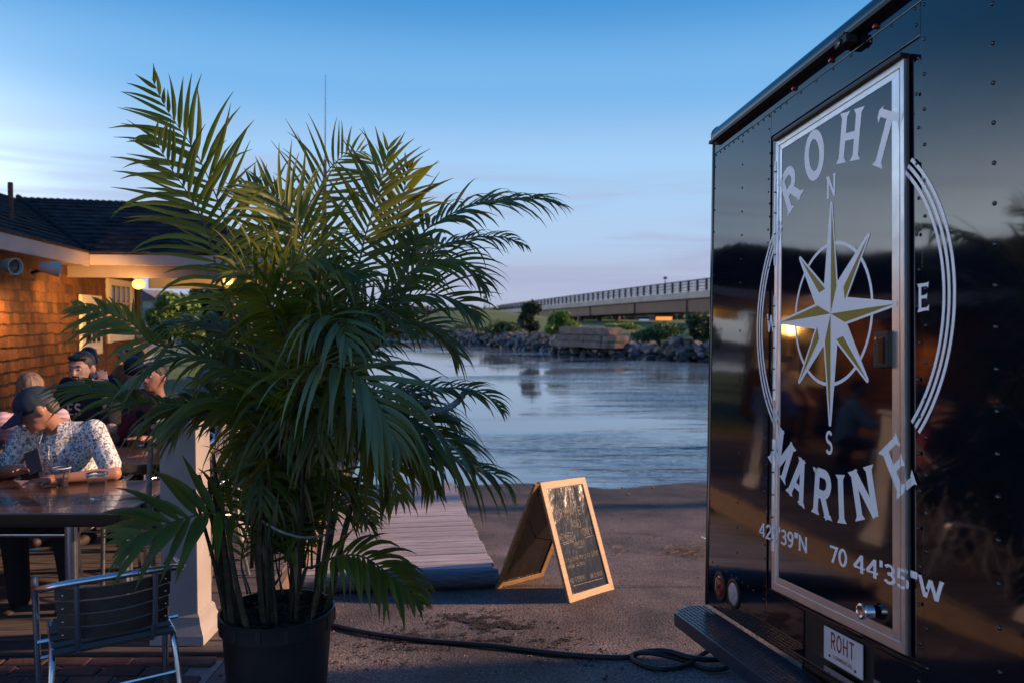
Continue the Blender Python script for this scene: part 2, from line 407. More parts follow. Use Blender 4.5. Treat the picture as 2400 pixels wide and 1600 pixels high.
mc = n.new('ShaderNodeMath'); mc.operation = 'MULTIPLY_ADD'; mc.inputs[1].default_value = 2.6; l.new(n4.outputs['Fac'], mc.inputs[0]); l.new(ma.outputs[0], mc.inputs[2])
bp = n.new('ShaderNodeBump'); bp.inputs['Distance'].default_value = 0.11
l.new(msk.outputs[0], bp.inputs['Strength']); l.new(mc.outputs[0], bp.inputs['Height']); l.new(bp.outputs[0], b.inputs['Normal'])
M['water'] = mw

# ------------------------------------------------------------------ ground, ramp, water, far land
WZ = -0.90
def sheet(name, poly, mat, kind='structure'):
    me = bpy.data.meshes.new(name); me.from_pydata([tuple(p) for p in poly], [], [tuple(range(len(poly)))]); me.update()
    return tag(link(name, me, mat), kind=kind)
# ramp surface with slight unevenness; runs on under the water
mb = MB(); xs = np.concatenate([np.linspace(-2.2, 4.0, 63), [6, 10, 20]]); ys = np.concatenate([[-6, 0, 2], np.linspace(2.8, 14.0, 113), [20, 30]])
for y in ys:
    for x in xs:
        z = ramp_z(x, y)
        if 2.5 < y < 14.5:
            z += 0.012 * noise.noise(V((x * 0.9, y * 0.9, 0))) + 0.006 * noise.noise(V((x * 3, y * 3, 4)))
            z += 0.05 * max(0, min(1, (y - 9) / 3)) * noise.noise(V((x * 0.55, y * 1.2, 9)))
        mb.v.append((x, y, z))
nx = len(xs)
for j in range(len(ys) - 1):
    for i in range(nx - 1):
        mb.f.append((j * nx + i, j * nx + i + 1, (j + 1) * nx + i + 1, (j + 1) * nx + i))
ramp = tag(mb.build('boat_ramp', M['asphalt'], smooth='all'), 'sloping asphalt boat ramp running down into the water', kind='structure')
# expansion joint across the ramp
mb = MB()
for i in range(40):
    x0, x1 = -0.6 + i * 0.1, -0.5 + i * 0.1
    ya, yb = 5.78 + 0.01 * noise.noise(V((x0 * 3, 0, 0))), 5.78 + 0.01 * noise.noise(V((x1 * 3, 0, 0)))
    za, zb = ramp_z(0, ya) + 0.011 + 0.012 * noise.noise(V((x0 * .9, ya * .9, 0))), ramp_z(0, yb) + 0.011 + 0.012 * noise.noise(V((x1 * .9, yb * .9, 0)))
    mb.add([(x0, ya - .006, za), (x1, yb - .006, zb), (x1, yb + .006, zb), (x0, ya + .006, za)], [(0, 1, 2, 3)])
mb.build('joint', M['joint'], ramp)
# cracks near the water line
mb = MB()
for (x0, y0, x1, y1, w) in ((.75, 10.2, 1.9, 9.9, .05), (-.6, 9.4, .3, 9.2, .05), (.9, 8.1, 1.7, 7.75, .03), (.6, 11.0, 1.7, 10.7, .04)):
    for i in range(24):
        t0, t1 = i / 24, (i + 1) / 24
        def cp(t):
            x = x0 + (x1 - x0) * t; y = y0 + (y1 - y0) * t + 0.06 * noise.noise(V((x * 4, y0, 1)))
            z = ramp_z(x, y) + 0.012 * noise.noise(V((x * 0.9, y * 0.9, 0))) + 0.006 * noise.noise(V((x * 3, y * 3, 4))) + 0.05 * max(0, min(1, (y - 9) / 3)) * noise.noise(V((x * 0.55, y * 1.2, 9)))
            return V((x, y, z + 0.008)), w * math.sin(math.pi * min(max(t, .03), .97)) * (0.7 + 0.5 * noise.noise(V((x * 9, 2, y0))))
        (a, wa), (b_, wb) = cp(t0), cp(t1)
        mb.add([a - V((0, wa / 2, 0)), b_ - V((0, wb / 2, 0)), b_ + V((0, wb / 2, 0)), a + V((0, wa / 2, 0))], [(0, 1, 2, 3)])
mb.build('crack', M['joint'], ramp)

sheet('water', [(-400, 8, WZ), (400, 8, WZ), (400, 900, WZ), (-400, 900, WZ)], M['water'])
# near left bank the deck stands on
mb = MB()
poly = [(-1.75, -4, -.16), (-1.75, 5.6, -.16), (-2.3, 8, -.16), (-2.9, 14, -.16), (-12, 62, -.16), (-120, 62, -.16), (-120, -4, -.16)]
mb.prism([V(p) for p in poly], (0, 0, 0), (0, 0, -1.6))
tag(mb.build('ground', M['grass']), 'low grassy bank behind the restaurant', kind='structure')

# far bank: rock edge line in plan, from photograph bearings
BL = [V((-46, 140, 0)), V((-20, 104, 0)), V((-7.2, 82, 0)), V((1.2, 62, 0)), V((4.6, 53, 0)), V((10.5, 45.5, 0)), V((20, 39, 0)), V((38, 33, 0))]
def bank(t):
    P = catmull(BL, 200); return P[min(int(t * 199), 199)]
BP = catmull(BL, 160)
mb = MB()
rows = []
for i, p in enumerate(BP):
    t = (BP[min(i + 1, 159)] - BP[max(i - 1, 0)]).normalized(); nrm = V((-t.y, t.x, 0))
    if nrm.y < 0: nrm = -nrm
    prof = [(-1.2, -1.6), (0.0, WZ - .35), (1.1, WZ + .30), (2.0, -.05), (2.7, 0.30), (9, 0.5), (60, .9), (420, 1.2)]
    rows.append([V((p.x, p.y, 0)) + nrm * d + V((0, 0, z + (0.15 * noise.noise(V((p.x * .3, p.y * .3, d))) if d > 1 else 0))) for d, z in prof])
for r_ in rows: mb.v += [tuple(v) for v in r_]
m_ = len(rows[0])
for i in range(len(rows) - 1):
    for j in range(m_ - 1): mb.f.append((i * m_ + j, i * m_ + j + 1, (i + 1) * m_ + j + 1, (i + 1) * m_ + j))
far = tag(mb.build('far_bank', M['grass'], smooth='all'), 'grassy far bank across the river', kind='structure')
# riprap
def rockmesh(i):
    bm = bmesh.new(); bmesh.ops.create_icosphere(bm, subdivisions=1, radius=0.5)
    rr_ = random.Random(i)
    for v in bm.verts:
        v.co *= 0.72 + 0.5 * rr_.random()
        v.co.z *= 0.75
    me = bpy.data.meshes.new('rock'); bm.to_mesh(me); bm.free(); return me
rock_dry = [rockmesh(i) for i in range(8)]; rock_wet = [rockmesh(i + 50) for i in range(8)]
for me in rock_dry: me.materials.append(M['rock'])
for me in rock_wet: me.materials.append(M['wetrock'])
rip = tag(empty('riprap', (0, 0, 0)), 'bank of grey and dark wet boulders along the far shore', 'rock bank')
rnd = random.Random(3); rocks = []
for i in range(1300):
    k = rnd.random() ** 0.7 * 0.86 + 0.14
    i_ = min(int(k * 159), 158); p = BP[i_].lerp(BP[i_ + 1], rnd.random()); t = (BP[i_ + 1] - BP[i_]).normalized(); nrm = V((-t.y, t.x, 0))
    if nrm.y < 0: nrm = -nrm
    d = rnd.uniform(-.25, 2.1)
    z = WZ - .05 + (d + .1) / 2.1 * 1.2
    sc_ = rnd.uniform(.35, .85) * (1 if rnd.random() < .8 else 1.35)
    rocks.append((V((p.x, p.y, 0)) + nrm * d + V((0, 0, z)), sc_, z))
rocks.sort(key=lambda r_: r_[0].y)
mbr, mbw = MB(), MB()
for i, (p, s_, z) in enumerate(rocks):
    wet = z < WZ + .40 + rnd.uniform(-.12, .12)
    me = rnd.choice(rock_wet if wet else rock_dry)
    rot = Matrix.Rotation(rnd.uniform(0, 6.3), 3, 'Z') @ Matrix.Rotation(rnd.uniform(-.6, .6), 3, 'X')
    px_ = 1200 + F * p.x / p.y
    if i < 640 and 900 < px_ < 1720 and len(rip.children) < 300:
        o = link('rock', me, None, rip); o.location = p; o.rotation_euler = rot.to_euler(); o.scale = (s_ * 1.2, s_, s_)
    else:
        (mbw if wet else mbr).add([p + rot @ (v.co * s_) for v in me.vertices], [tuple(f.vertices) for f in me.polygons])
for m_b, mt in ((mbr, M['rock']), (mbw, M['wetrock'])):
    if m_b.v: tag(m_b.build('rock_mass', mt, rip), kind='stuff')

# granite block wall on the far bank
gw = tag(empty('granite_block_wall', at(1400, 800, 50)), 'low wall of large granite blocks on the far bank', 'stone wall')
gw.location = (0, 0, 0)
gA, gB = at(1322, 790, 56), at(1480, 790, 50); gA.z = gB.z = 0
gd = (gB - gA).normalized(); gn = V((gd.y, -gd.x, 0)); gL = (gB - gA).length
gz = WZ + .55
for c, (h, off) in enumerate(((.42, 0), (.42, .15), (.5, .35))):
    x = -0.2 + .25 * c
    while x < gL - (1.6 if c == 2 else .6):
        w = min(rnd.uniform(1.3, 2.3), gL - x + .2); q = gA + gd * (x + w / 2) - gn * (off - .5) + V((0, 0, gz + h / 2))
        rot = Matrix.Rotation(math.atan2(gd.y, gd.x) + rnd.uniform(-.02, .02), 3, 'Z')
        o = MB().box((0, 0, 0), (w - .05, 1.1, h - .03)).build('granite_block', M['granite'], gw, bevel=0.05)
        bm = bmesh.new(); bm.from_mesh(o.data); bmesh.ops.subdivide_edges(bm, edges=bm.edges[:], cuts=2, use_grid_fill=True)
        for v in bm.verts: v.co += V((1, 1, .7)) * .07 * noise.noise(v.co * 2.2 + q) + v.co * .02 * noise.noise(v.co * 6 + q)
        bm.to_mesh(o.data); bm.free()
        o.location = q; o.rotation_euler = rot.to_euler(); x += w
    gz += h
# foliage helper: many leaf faces through a crown
def foliage(name, lobes, n, size, mat, parent=None, seed=0, flat=1.0):
    rg = np.random.default_rng(seed); vs, fs, sh = [], [], []
    wts = np.array([l_[1][0] * l_[1][1] * l_[1][2] for l_ in lobes]) ** (2 / 3); wts = wts / wts.sum()
    which = rg.choice(len(lobes), n, p=wts)
    for k in range(n):
        c, r_ = lobes[which[k]]
        d = rg.normal(size=3); d /= np.linalg.norm(d)
        rad = (0.45 + 0.55 * rg.random() ** 0.5) * (1 + .18 * rg.normal() * .6)
        p = np.array(c) + d * np.array(r_) * rad
        a = rg.normal(size=3); a /= np.linalg.norm(a); b_ = np.cross(a, rg.normal(size=3)); b_ /= np.linalg.norm(b_)
        s_ = size * (0.6 + 0.8 * rg.random()); i0 = len(vs)
        vs += [tuple(p - a * s_), tuple(p + b_ * s_ * .45), tuple(p + a * s_), tuple(p - b_ * s_ * .45)]
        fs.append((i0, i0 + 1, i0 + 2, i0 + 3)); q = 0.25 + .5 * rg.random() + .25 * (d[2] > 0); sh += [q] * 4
    me = bpy.data.meshes.new(name); me.from_pydata(vs, [], fs); me.update()
    a_ = me.attributes.new('shade', 'FLOAT', 'POINT'); a_.data.foreach_set('value', sh)
    return link(name, me, mat, parent)
def shrub(name, px, py, Y, wpx, hpx, n, leaf, mat, label, seed, cat='bush', group=None, lobes_n=9, trunk=True):
    base = at(px, py, Y); k = Y / F; W, H = wpx * k, hpx * k
    t = empty(name, base); tag(t, label, cat, group)
    rg = random.Random(seed); lobes = []
    for i in range(lobes_n):
        a = rg.uniform(0, 6.28); r_ = W * .5 * math.sqrt(rg.random()) * .75
        h = H * rg.uniform(.12, .85) * (1 - .30 * (r_ / (W * .5))); r_ *= 1.15 - .65 * h / H
        s_ = W * rg.uniform(.16, .28)
        lobes.append(((r_ * math.cos(a), r_ * math.sin(a) * .7, h), (s_, s_ * .8, min(s_, H * .32) * rg.uniform(.8, 1.1))))
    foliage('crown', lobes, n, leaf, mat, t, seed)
    if trunk:
        tb = MB()
        for i in range(4):
            e = V(lobes[i % len(lobes)][0]); tb.tube([V((0, 0, -.3)), e * .5 + V((0, 0, .05)), e], [W * .03, W * .02, W * .008], 6)
        tb.build('trunk', M['bark'], t)
    return t
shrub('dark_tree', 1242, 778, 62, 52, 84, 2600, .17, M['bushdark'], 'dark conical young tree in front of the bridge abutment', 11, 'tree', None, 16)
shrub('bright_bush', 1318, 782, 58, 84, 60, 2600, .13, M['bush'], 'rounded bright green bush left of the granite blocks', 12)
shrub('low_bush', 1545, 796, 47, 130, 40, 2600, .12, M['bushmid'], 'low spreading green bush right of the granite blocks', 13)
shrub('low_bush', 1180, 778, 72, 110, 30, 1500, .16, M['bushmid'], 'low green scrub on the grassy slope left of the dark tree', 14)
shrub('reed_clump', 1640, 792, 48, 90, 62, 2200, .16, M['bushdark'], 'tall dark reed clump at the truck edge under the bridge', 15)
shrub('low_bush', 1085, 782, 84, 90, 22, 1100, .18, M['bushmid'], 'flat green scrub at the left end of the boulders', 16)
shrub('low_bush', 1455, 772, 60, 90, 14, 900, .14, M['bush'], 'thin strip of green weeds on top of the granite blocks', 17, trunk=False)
# grassy mound at the abutment
mb = MB(); 
c0 = at(1115, 768, 120)
for j in range(15):
    for i in range(25):
        u, w = (i / 24 - .5) * 2, (j / 14 - .5) * 2
        h = 2.5 * max(0, 1 - u * u) ** 1.1 * max(0, 1 - w * w) + .2 * noise.noise(V((u * 4, w * 4, 0)))
        mb.v.append((c0.x + u * 17, c0.y + w * 20, .2 + h))
for j in range(14):
    for i in range(24): mb.f.append((j * 25 + i, j * 25 + i + 1, (j + 1) * 25 + i + 1, (j + 1) * 25 + i))
tag(mb.build('hill', M['grass'], smooth='all'), 'grassy mound beside the bridge abutment', kind='structure')
# distant blue hills
mb = MB()
N_ = 90
for i in range(N_ + 1):
    x = -700 + i * 1400 / N_; y = 950
    h = 13 + 9 * noise.noise(V((i * .11, 0, 3))) + 4 * noise.noise(V((i * .4, 0, 8)))
    mb.v += [(x, y, -2), (x, y + 30, h), (x, y + 200, h * .8)]
for i in range(N_):
    for k in range(2): mb.f.append((3 * i + k, 3 * i + 3 + k, 3 * i + 4 + k, 3 * i + 1 + k))
tag(mb.build('hills', M['hill'], smooth='all'), 'low blue wooded hills on the horizon', kind='structure')

# ------------------------------------------------------------------ bridge
br = tag(empty('road_bridge', (0, 0, 0)), 'long steel girder road bridge with concrete edge and dark railing', 'bridge')
bA, bB, bC = at(1168, 728, 205), at(1420, 702, 128), at(1665, 679, 92)
bD = bC + (bC - bB) * 0.9
bp_ = catmull([bA, bB, bC, bD], 61)          # top of the concrete edge, towards us
def bnorm(i):
    t = bp_[min(i + 1, 60)] - bp_[max(i - 1, 0)]; t.z = 0; t.normalize(); return t, V((-t.y, t.x, 0)) if t.x > 0 else V((t.y, -t.x, 0))
mf, mg, mu = MB(), MB(), MB()
def strip(m_, fn, w0, w1):
    """box section swept along the bridge: fn(i) -> (top z offset, bottom z offset)"""
    b0 = len(m_.v)
    for i in range(61):
        _, nn = bnorm(i); zt, zb = fn(i); p = bp_[i]
        for (o_, z_) in ((w0, zt), (w1, zt), (w1, zb), (w0, zb)): m_.v.append(tuple(p + nn * o_ + V((0, 0, z_))))
    for i in range(60):
        for k in range(4): m_.f.append((b0 + i * 4 + k, b0 + i * 4 + (k + 1) % 4, b0 + (i + 1) * 4 + (k + 1) % 4, b0 + (i + 1) * 4 + k))
    m_.f += [(b0, b0 + 1, b0 + 2, b0 + 3), (b0 + 240, b0 + 241, b0 + 242, b0 + 243)]
strip(mf, lambda i: (0, -.85 + .0 * i), 0, 9.5)
mf.build('concrete_deck', M['concrete'], br)
hz = [0, .05, .12, .22, .34, .46, .54, .6, .64, .66, .66, .64, .6, .6, .66, .78, .95, 1.15, 1.3, 1.4, 1.45]
def gdep(i): 
    u = i / 60; return 1.2 + 0.5 * u + .65 * math.sin(math.pi * min(1, u / .72)) ** 2 * 0.3 + (.9 * max(0, u - .5) ** 2 * 2)
for off in (.7, 4.5, 8.2):
    m_ = MB(); strip(m_, lambda i: (-.86, -.86 - gdep(i)), off, off + .35); m_.build('girder', M['girder'], br)
for i in (8, 18, 27, 35, 43, 51):
    _, nn = bnorm(i); t, _ = bnorm(i)
    MB().box(bp_[i] + nn * .62 + V((0, 0, -.9 - gdep(i) / 2)), (.25, .16, gdep(i) - .1), Matrix.Rotation(math.atan2(t.y, t.x), 3, 'Z')).build('stiffener', M['railing'], br)
# railing: rails and posts, each post its own piece
for zr, h in ((1.35, .16), (.95, .08), (.55, .08), (.15, .08)):
    m_ = MB(); strip(m_, lambda i: (zr + h / 2, zr - h / 2), .18, .26); m_.build('rail', M['railing'], br)
pm = MB().box((0, 0, .7), (.26, .26, 1.45)).mesh('rail_post'); pm.materials.append(M['railing'])
_d = catmull([bA, bB, bC, bD], 3000); _s = [0]
for i in range(1, 3000): _s.append(_s[-1] + (_d[i] - _d[i - 1]).length)
fine = []; j = 0
for i in range(600):
    while j < 2999 and _s[j] < _s[-1] * i / 599: j += 1
    fine.append(_d[j])
acc = 0
for i in range(1, 600):
    acc += (fine[i] - fine[i - 1]).length
    if acc > 2.4:
        acc = 0; t, nn = bnorm(min(60, i // 10)); o = link('rail_post', pm, None, br); o.location = fine[i] + nn * .22
m_ = MB()
for i in range(0, 600):
    for sub in range(1):
        t, nn = bnorm(min(60, i // 10)); p = fine[i] + nn * .22; m_.box(p + V((0, 0, .75)), (.04, .04, 1.2))
tag(m_.build('picket', M['railing'], br), kind='stuff')
# abutment and pier
pA = bp_[1]; t, nn = bnorm(1)
MB().box(bp_[2] + nn * 4.5 + V((0, 0, -2.0)), (6, 10, 3.4), Matrix.Rotation(math.atan2(t.y, t.x), 3, 'Z')).build('abutment', M['concrete'], br)
for u in (24, 49):
    t, nn = bnorm(u)
    for o_ in (1.2, 4.8, 8.4):
        MB().tube([bp_[u] + nn * o_ + V((0, 0, -.9 - gdep(u))), bp_[u] + nn * o_ + V((0, 0, -8))], .55, 12).build('pier', M['girder'], br)
# street lamp on the bridge
lp = fine[375]; t, nn = bnorm(37)
sl_ = tag(empty('street_lamp', lp + nn * 4), 'small dark lamp post standing on the bridge', 'street lamp')
MB().tube([(0, 0, 0), (0, 0, 2.5)], [.09, .06], 8).build('pole', M['railing'], sl_)
MB().lathe([(.05, 2.45), (.28, 2.55), (.34, 2.68), (.1, 2.85), (.02, 2.87)], seg=10).build('lamp_head', M['railing'], sl_, smooth=True)
# lit places under the bridge: low buildings with bright fronts
LIT = emat('lit_front', (1.0, 0.28, 0.05), .8); LIT2 = emat('lit_blue', (0.22, 0.42, 0.75), .75)
def lit_shop(px, py, Y, w, h, m_, label):
    base = at(px, py, Y); t_ = tag(empty('lit_building', base), label, 'building', 'lit buildings beyond the bridge')
    k = Y / F
    MB().box((0, 3, h * k * .5), (w * k, 6, h * k)).build('wall', M['girder'], t_)
    MB().box((0, -.08, h * k * .45), (w * k * .86, .1, h * k * .6)).build('window', m_, t_)
    MB().prism([V((-w * k * .55, -.4, h * k)), V((w * k * .55, -.4, h * k)), V((w * k * .5, 3, h * k * 1.25)), V((-w * k * .5, 3, h * k * 1.25))], (0, 0, 0), (0, 0, .2)).build('roof', M['roofshingle'], t_)
lit_shop(1556, 758, 150, 44, 20, LIT, 'orange lit low building seen under the middle of the bridge')
lit_shop(1640, 758, 155, 24, 20, LIT, 'orange lit small building seen under the bridge at the truck')
lit_shop(1512, 758, 158, 34, 12, LIT2, 'blue lit low building left of the orange one under bridge')
# dark wood behind the bridge
rg = np.random.default_rng(5); lobes = []
for i in range(60):
    x = 14 + i * 1.3; lobes.append(((x, 172 + rg.random() * 12, 1.4), (2.4, 3, 1.4 + .6 * rg.random())))
tag(foliage('far_wood', lobes, 12000, .5, M['bushdark'], None, 5), 'dark line of trees seen through the bridge', kind='stuff')
lobes = []
for i in range(40):
    x = -75 + i * 2.1; lobes.append(((x, 330 + rg.random() * 20, 3), (4, 4, 2.2 + 2.2 * rg.random())))
tag(foliage('far_wood', lobes, 5000, .8, M['bushdark'], None, 6), 'dark line of trees far behind the grassy mound', kind='stuff')
# radio mast far left of the bridge
rm = at(1137, 728, 300); mast = tag(empty('lattice_mast', rm), 'thin lattice mast on the horizon left of the bridge', 'mast')
mb = MB(); H_ = 9.0
for a in range(3):
    x, y = math.cos(a * 2.09), math.sin(a * 2.09); mb.tube([(x * .7, y * .7, 0), (x * .25, y * .25, H_)], .07, 5)
for i in range(9):
    z = i * H_ / 9; r0 = .7 - .05 * i
    for a in range(3): mb.tube([(math.cos(a * 2.09) * r0, math.sin(a * 2.09) * r0, z), (math.cos(a * 2.09 + 2.09) * (r0 - .05), math.sin(a * 2.09 + 2.09) * (r0 - .05), z + H_ / 9)], .05, 4)
mb.build('lattice', M['railing'], mast); MB().box((0, 0, H_ * .55), (1.4, .3, .9)).build('platform', M['railing'], mast)

# ------------------------------------------------------------------ stroke lettering
def arc(cx, cy, rx, ry, a0, a1, n=12):
    return [(cx + rx * math.cos(R(a0 + (a1 - a0) * i / n)), cy + ry * math.sin(R(a0 + (a1 - a0) * i / n))) for i in range(n + 1)]
G = {   # glyph: (width, strokes, serifs)
 'R': (.66, [[(.1, 0), (.1, 1)], [(.1, .93)] + arc(.36, .70, .22, .23, 90, -90) + [(.1, .47)], [(.34, .47), (.62, 0)]], [(.1, 0), (.62, 0), (.06, 1)]),
 'O': (.78, [arc(.39, .5, .31, .45, 0, 360, 28)], []),
 'H': (.72, [[(.1, 0), (.1, 1)], [(.62, 0), (.62, 1)], [(.1, .5), (.62, .5)]], [(.1, 0), (.1, 1), (.62, 0), (.62, 1)]),
 'T': (.70, [[(.35, 0), (.35, 1)], [(.0, .93), (.70, .93)]], [(.35, 0), (.0, .90, 1), (.70, .90, 1)]),
 'M': (.92, [[(.08, 0), (.15, 1)], [(.15, 1), (.46, .18)], [(.46, .18), (.77, 1)], [(.77, 1), (.84, 0)]], [(.08, 0), (.84, 0), (.12, 1), (.80, 1)]),
 'A': (.70, [[(.05, 0), (.35, 1)], [(.35, 1), (.65, 0)], [(.17, .32), (.53, .32)]], [(.05, 0), (.65, 0), (.33, 1)]),
 'I': (.22, [[(.11, 0), (.11, 1)]], [(.11, 0), (.11, 1)]),
 'N': (.74, [[(.1, 0), (.1, 1)], [(.1, .98), (.64, .02)], [(.64, 0), (.64, 1)]], [(.1, 0), (.08, 1), (.64, 1)]),
 'E': (.58, [[(.1, 0), (.1, 1)], [(.1, .07), (.56, .07)], [(.1, .51), (.46, .51)], [(.1, .93), (.54, .93)]], [(.56, .09, 1), (.46, .51, 1), (.54, .91, 1), (.08, 0), (.08, 1)]),
 'W': (.98, [[(.04, 1), (.26, 0)], [(.26, 0), (.49, .9)], [(.49, .9), (.72, 0)], [(.72, 0), (.94, 1)]], [(.04, 1), (.94, 1)]),
 'S': (.58, [arc(.29, .73, .21, .21, 25, 265, 14) + arc(.29, .27, .22, .22, 85, -155, 14)], []),
 '0': (.60, [arc(.30, .5, .22, .45, 0, 360, 26)], []),
 '2': (.56, [arc(.28, .70, .20, .24, 170, -25, 12) + [(.06, .06), (.52, .06)]], []),
 '3': (.56, [arc(.26, .73, .20, .21, 150, -90, 12) + arc(.26, .27, .23, .23, 90, -150, 12)], []),
 '4': (.62, [[(.44, 0), (.44, 1)], [(.44, .97), (.03, .28)], [(.03, .28), (.60, .28)]], [(.44, 0)]),
 '5': (.56, [[(.50, .94), (.12, .94), (.10, .55)] + arc(.26, .30, .23, .26, 110, -150, 14)], []),
 '7': (.56, [[(.03, .93), (.52, .93), (.20, 0)]], []),
 '9': (.58, [arc(.28, .69, .21, .26, 0, 360, 22), [(.49, .69), (.44, .25), (.30, .05), (.08, .06)]], []),
 "'": (.14, [[(.07, 1.08), (.07, .72)]], []), '"': (.30, [[(.07, 1.08), (.07, .72)], [(.22, 1.08), (.22, .72)]], []), ' ': (.36, [], []),
 'C': (.62, [arc(.33, .5, .25, .44, 50, 310, 18)], []), 'L': (.5, [[(.1, 1), (.1, .06), (.48, .06)]], []),
 'P': (.58, [[(.1, 0), (.1, 1)], [(.1, .93)] + arc(.32, .70, .20, .23, 90, -90) + [(.1, .47)]], []),
 'V': (.66, [[(.04, 1), (.33, 0), (.62, 1)]], []), 'B': (.58, [[(.1, 0), (.1, 1)], [(.1, .95)] + arc(.3, .74, .18, .21, 90, -90) + [(.1, .52)] + arc(.3, .28, .22, .24, 90, -90) + [(.1, .04)]], []),
 'Y': (.62, [[(.04, 1), (.31, .5), (.58, 1)], [(.31, .5), (.31, 0)]], []), 'K': (.6, [[(.1, 0), (.1, 1)], [(.55, 1), (.12, .48), (.56, 0)]], []),
 'U': (.64, [[(.1, 1)] + arc(.32, .3, .22, .26, 180, 360) + [(.54, 1)]], []), 'F': (.54, [[(.1, 0), (.1, 1)], [(.1, .94), (.52, .94)], [(.1, .52), (.44, .52)]], []),
 'G': (.68, [arc(.34, .5, .26, .44, 50, 330, 18) + [(.6, .42), (.38, .42)]], []), 'D': (.64, [[(.1, 0), (.1, 1)], [(.1, .95)] + arc(.26, .5, .30, .45, 90, -90, 14) + [(.1, .05)]], []),
 '!': (.2, [[(.1, 1), (.1, .3)], [(.1, .1), (.1, .02)]], []), '*': (.4, [[(.05, .7), (.35, .9)], [(.05, .9), (.35, .7)], [(.2, 1), (.2, .6)]], []), ',': (.2, [[(.1, .08), (.06, -.1)]], []),
}
def ribbon(pts, w):
    """2D polyline -> list of quads; ends cut square"""
    n = len(pts); P = [V((p[0], p[1])) for p in pts]; closed = (P[0] - P[-1]).length < 1e-6
    L, Rr = [], []
    for i in range(n):
        if closed:
            a, b_ = P[(i - 1) % (n - 1)], P[(i + 1) % (n - 1)]
        else: a, b_ = P[max(i - 1, 0)], P[min(i + 1, n - 1)]
        if 0 < i < n - 1 or closed:
            d1, d2 = (P[i] - a), (b_ - P[i])
            d1 = d1.normalized() if d1.length > 1e-9 else d2.normalized(); d2 = d2.normalized() if d2.length > 1e-9 else d1
            n1, n2 = V((-d1.y, d1.x)), V((-d2.y, d2.x)); m_ = n1 + n2
            m_ = m_ / max(m_.dot(n1), .35) if m_.length > 1e-6 else n1
        else:
            d = (b_ - a).normalized(); m_ = V((-d.y, d.x))
        L.append(P[i] + m_ * w / 2); Rr.append(P[i] - m_ * w / 2)
    return [[L[i], Rr[i], Rr[i + 1], L[i + 1]] for i in range(n - 1)]
def glyph(ch, w, serif=0.0, thin=.75):
    wd, st, sf = G[ch]; q = []
    for s_ in st:
        ww = w
        if len(s_) == 2 and abs(s_[0][1] - s_[1][1]) < .02: ww = w * thin
        q += ribbon(s_, ww)
    if serif:
        for s_ in sf:
            x, y = s_[0], s_[1]; sg = 1 if y < .5 else -1
            if len(s_) == 3:
                q.append([V((x + .02, y - serif * .85)), V((x + .05, y + serif * .85)), V((x - .06, y + w * .36)), V((x - .06, y - w * .36))])
            else:
                q.append([V((x - serif, y)), V((x + serif, y)), V((x + w * .5, y + sg * .10)), V((x - w * .5, y + sg * .10))])
    return wd, q
def layout(text, h, w, serif=0.0, track=.10, xs=1.0):
    """polys of a straight line of text starting at the origin"""
    x = 0; out = []
    for ch in text:
        wd, q = glyph(ch, w, serif)
        for poly in q: out.append([V(((p.x + x) * h * xs, p.y * h)) for p in poly])
        x += wd + track
    return out, x * h * xs
def polys_mesh(name, polys, to3, mat, parent, lift=0.0):
    m_ = MB()
    for i, p in enumerate(polys):
        m_.add([to3(q.x, q.y, lift + (i % 7) * .00002) for q in p], [tuple(range(len(p)))])
    return m_.build(name, mat, parent)

# ------------------------------------------------------------------ truck
TT = V((1.0775, 3.2472, 0.5715))
ts, tu, tn = V((0.1553, -0.983, 0.1018)).normalized(), V((0.0356, 0.1085, 0.9935)), V((-0.9877, -0.1507, 0.0518))
tu = (tu - ts * tu.dot(ts)).normalized(); tn = ts.cross(tu)
TM = Matrix.Translation(TT) @ Matrix((ts, -tn, tu)).transposed().to_4x4()
truck = tag(empty('box_truck', M=TM), 'glossy dark navy box truck with compass emblem on its rear door', 'truck')
# local axes: x along the rear face (towards the camera), y into the truck, z up its face
M['navy'] = pmat('navy', (0.0022, 0.0030, 0.0085), (0.0018, 0.0026, 0.0075), scale=2, rough=0.05, rvar=0.03, bump=0.030, bscale=1.5, coat=0.0, spec=0.5, bdist=0.05)
M['navydoor'] = pmat('navydoor', (0.0022, 0.0030, 0.0085), (0.0018, 0.0026, 0.0075), scale=2, rough=0.05, rvar=0.03, bump=0.026, bscale=1.2, coat=0.0, spec=0.5, bdist=0.05)
for k_ in ('navy', 'navydoor'): bsdf(M[k_]).inputs['IOR'].default_value = 1.78
M['chrome'] = pmat('chrome', (0.8, 0.8, 0.8), rough=0.12, metal=1)
M['vinyl'] = pmat('vinyl', (0.88, 0.89, 0.92), (0.84, 0.85, 0.89), scale=5, rough=0.45)
M['gold'] = pmat('gold', (0.24, 0.20, 0.012), (0.21, 0.175, 0.010), scale=4, rough=0.42)
M['redlens'] = pmat('redlens', (0.16, 0.008, 0.010), rough=0.15, coat=.5)
M['clearlens'] = pmat('clearlens', (0.45, 0.46, 0.48), (0.3, 0.31, 0.33), scale=60, rough=0.15, coat=.5, bump=.4, bscale=200)
M['diamond'] = pmat('diamond', (0.014, 0.045, 0.080), (0.010, 0.034, 0.060), scale=8, rough=0.30, metal=.3)
M['plate'] = pmat('plate', (0.66, 0.65, 0.67), rough=0.4)
M['platered'] = pmat('platered', (0.28, 0.02, 0.02), rough=0.5)
S0, S1 = -0.665, 1.60
TB, TTOP = -0.229, 2.13
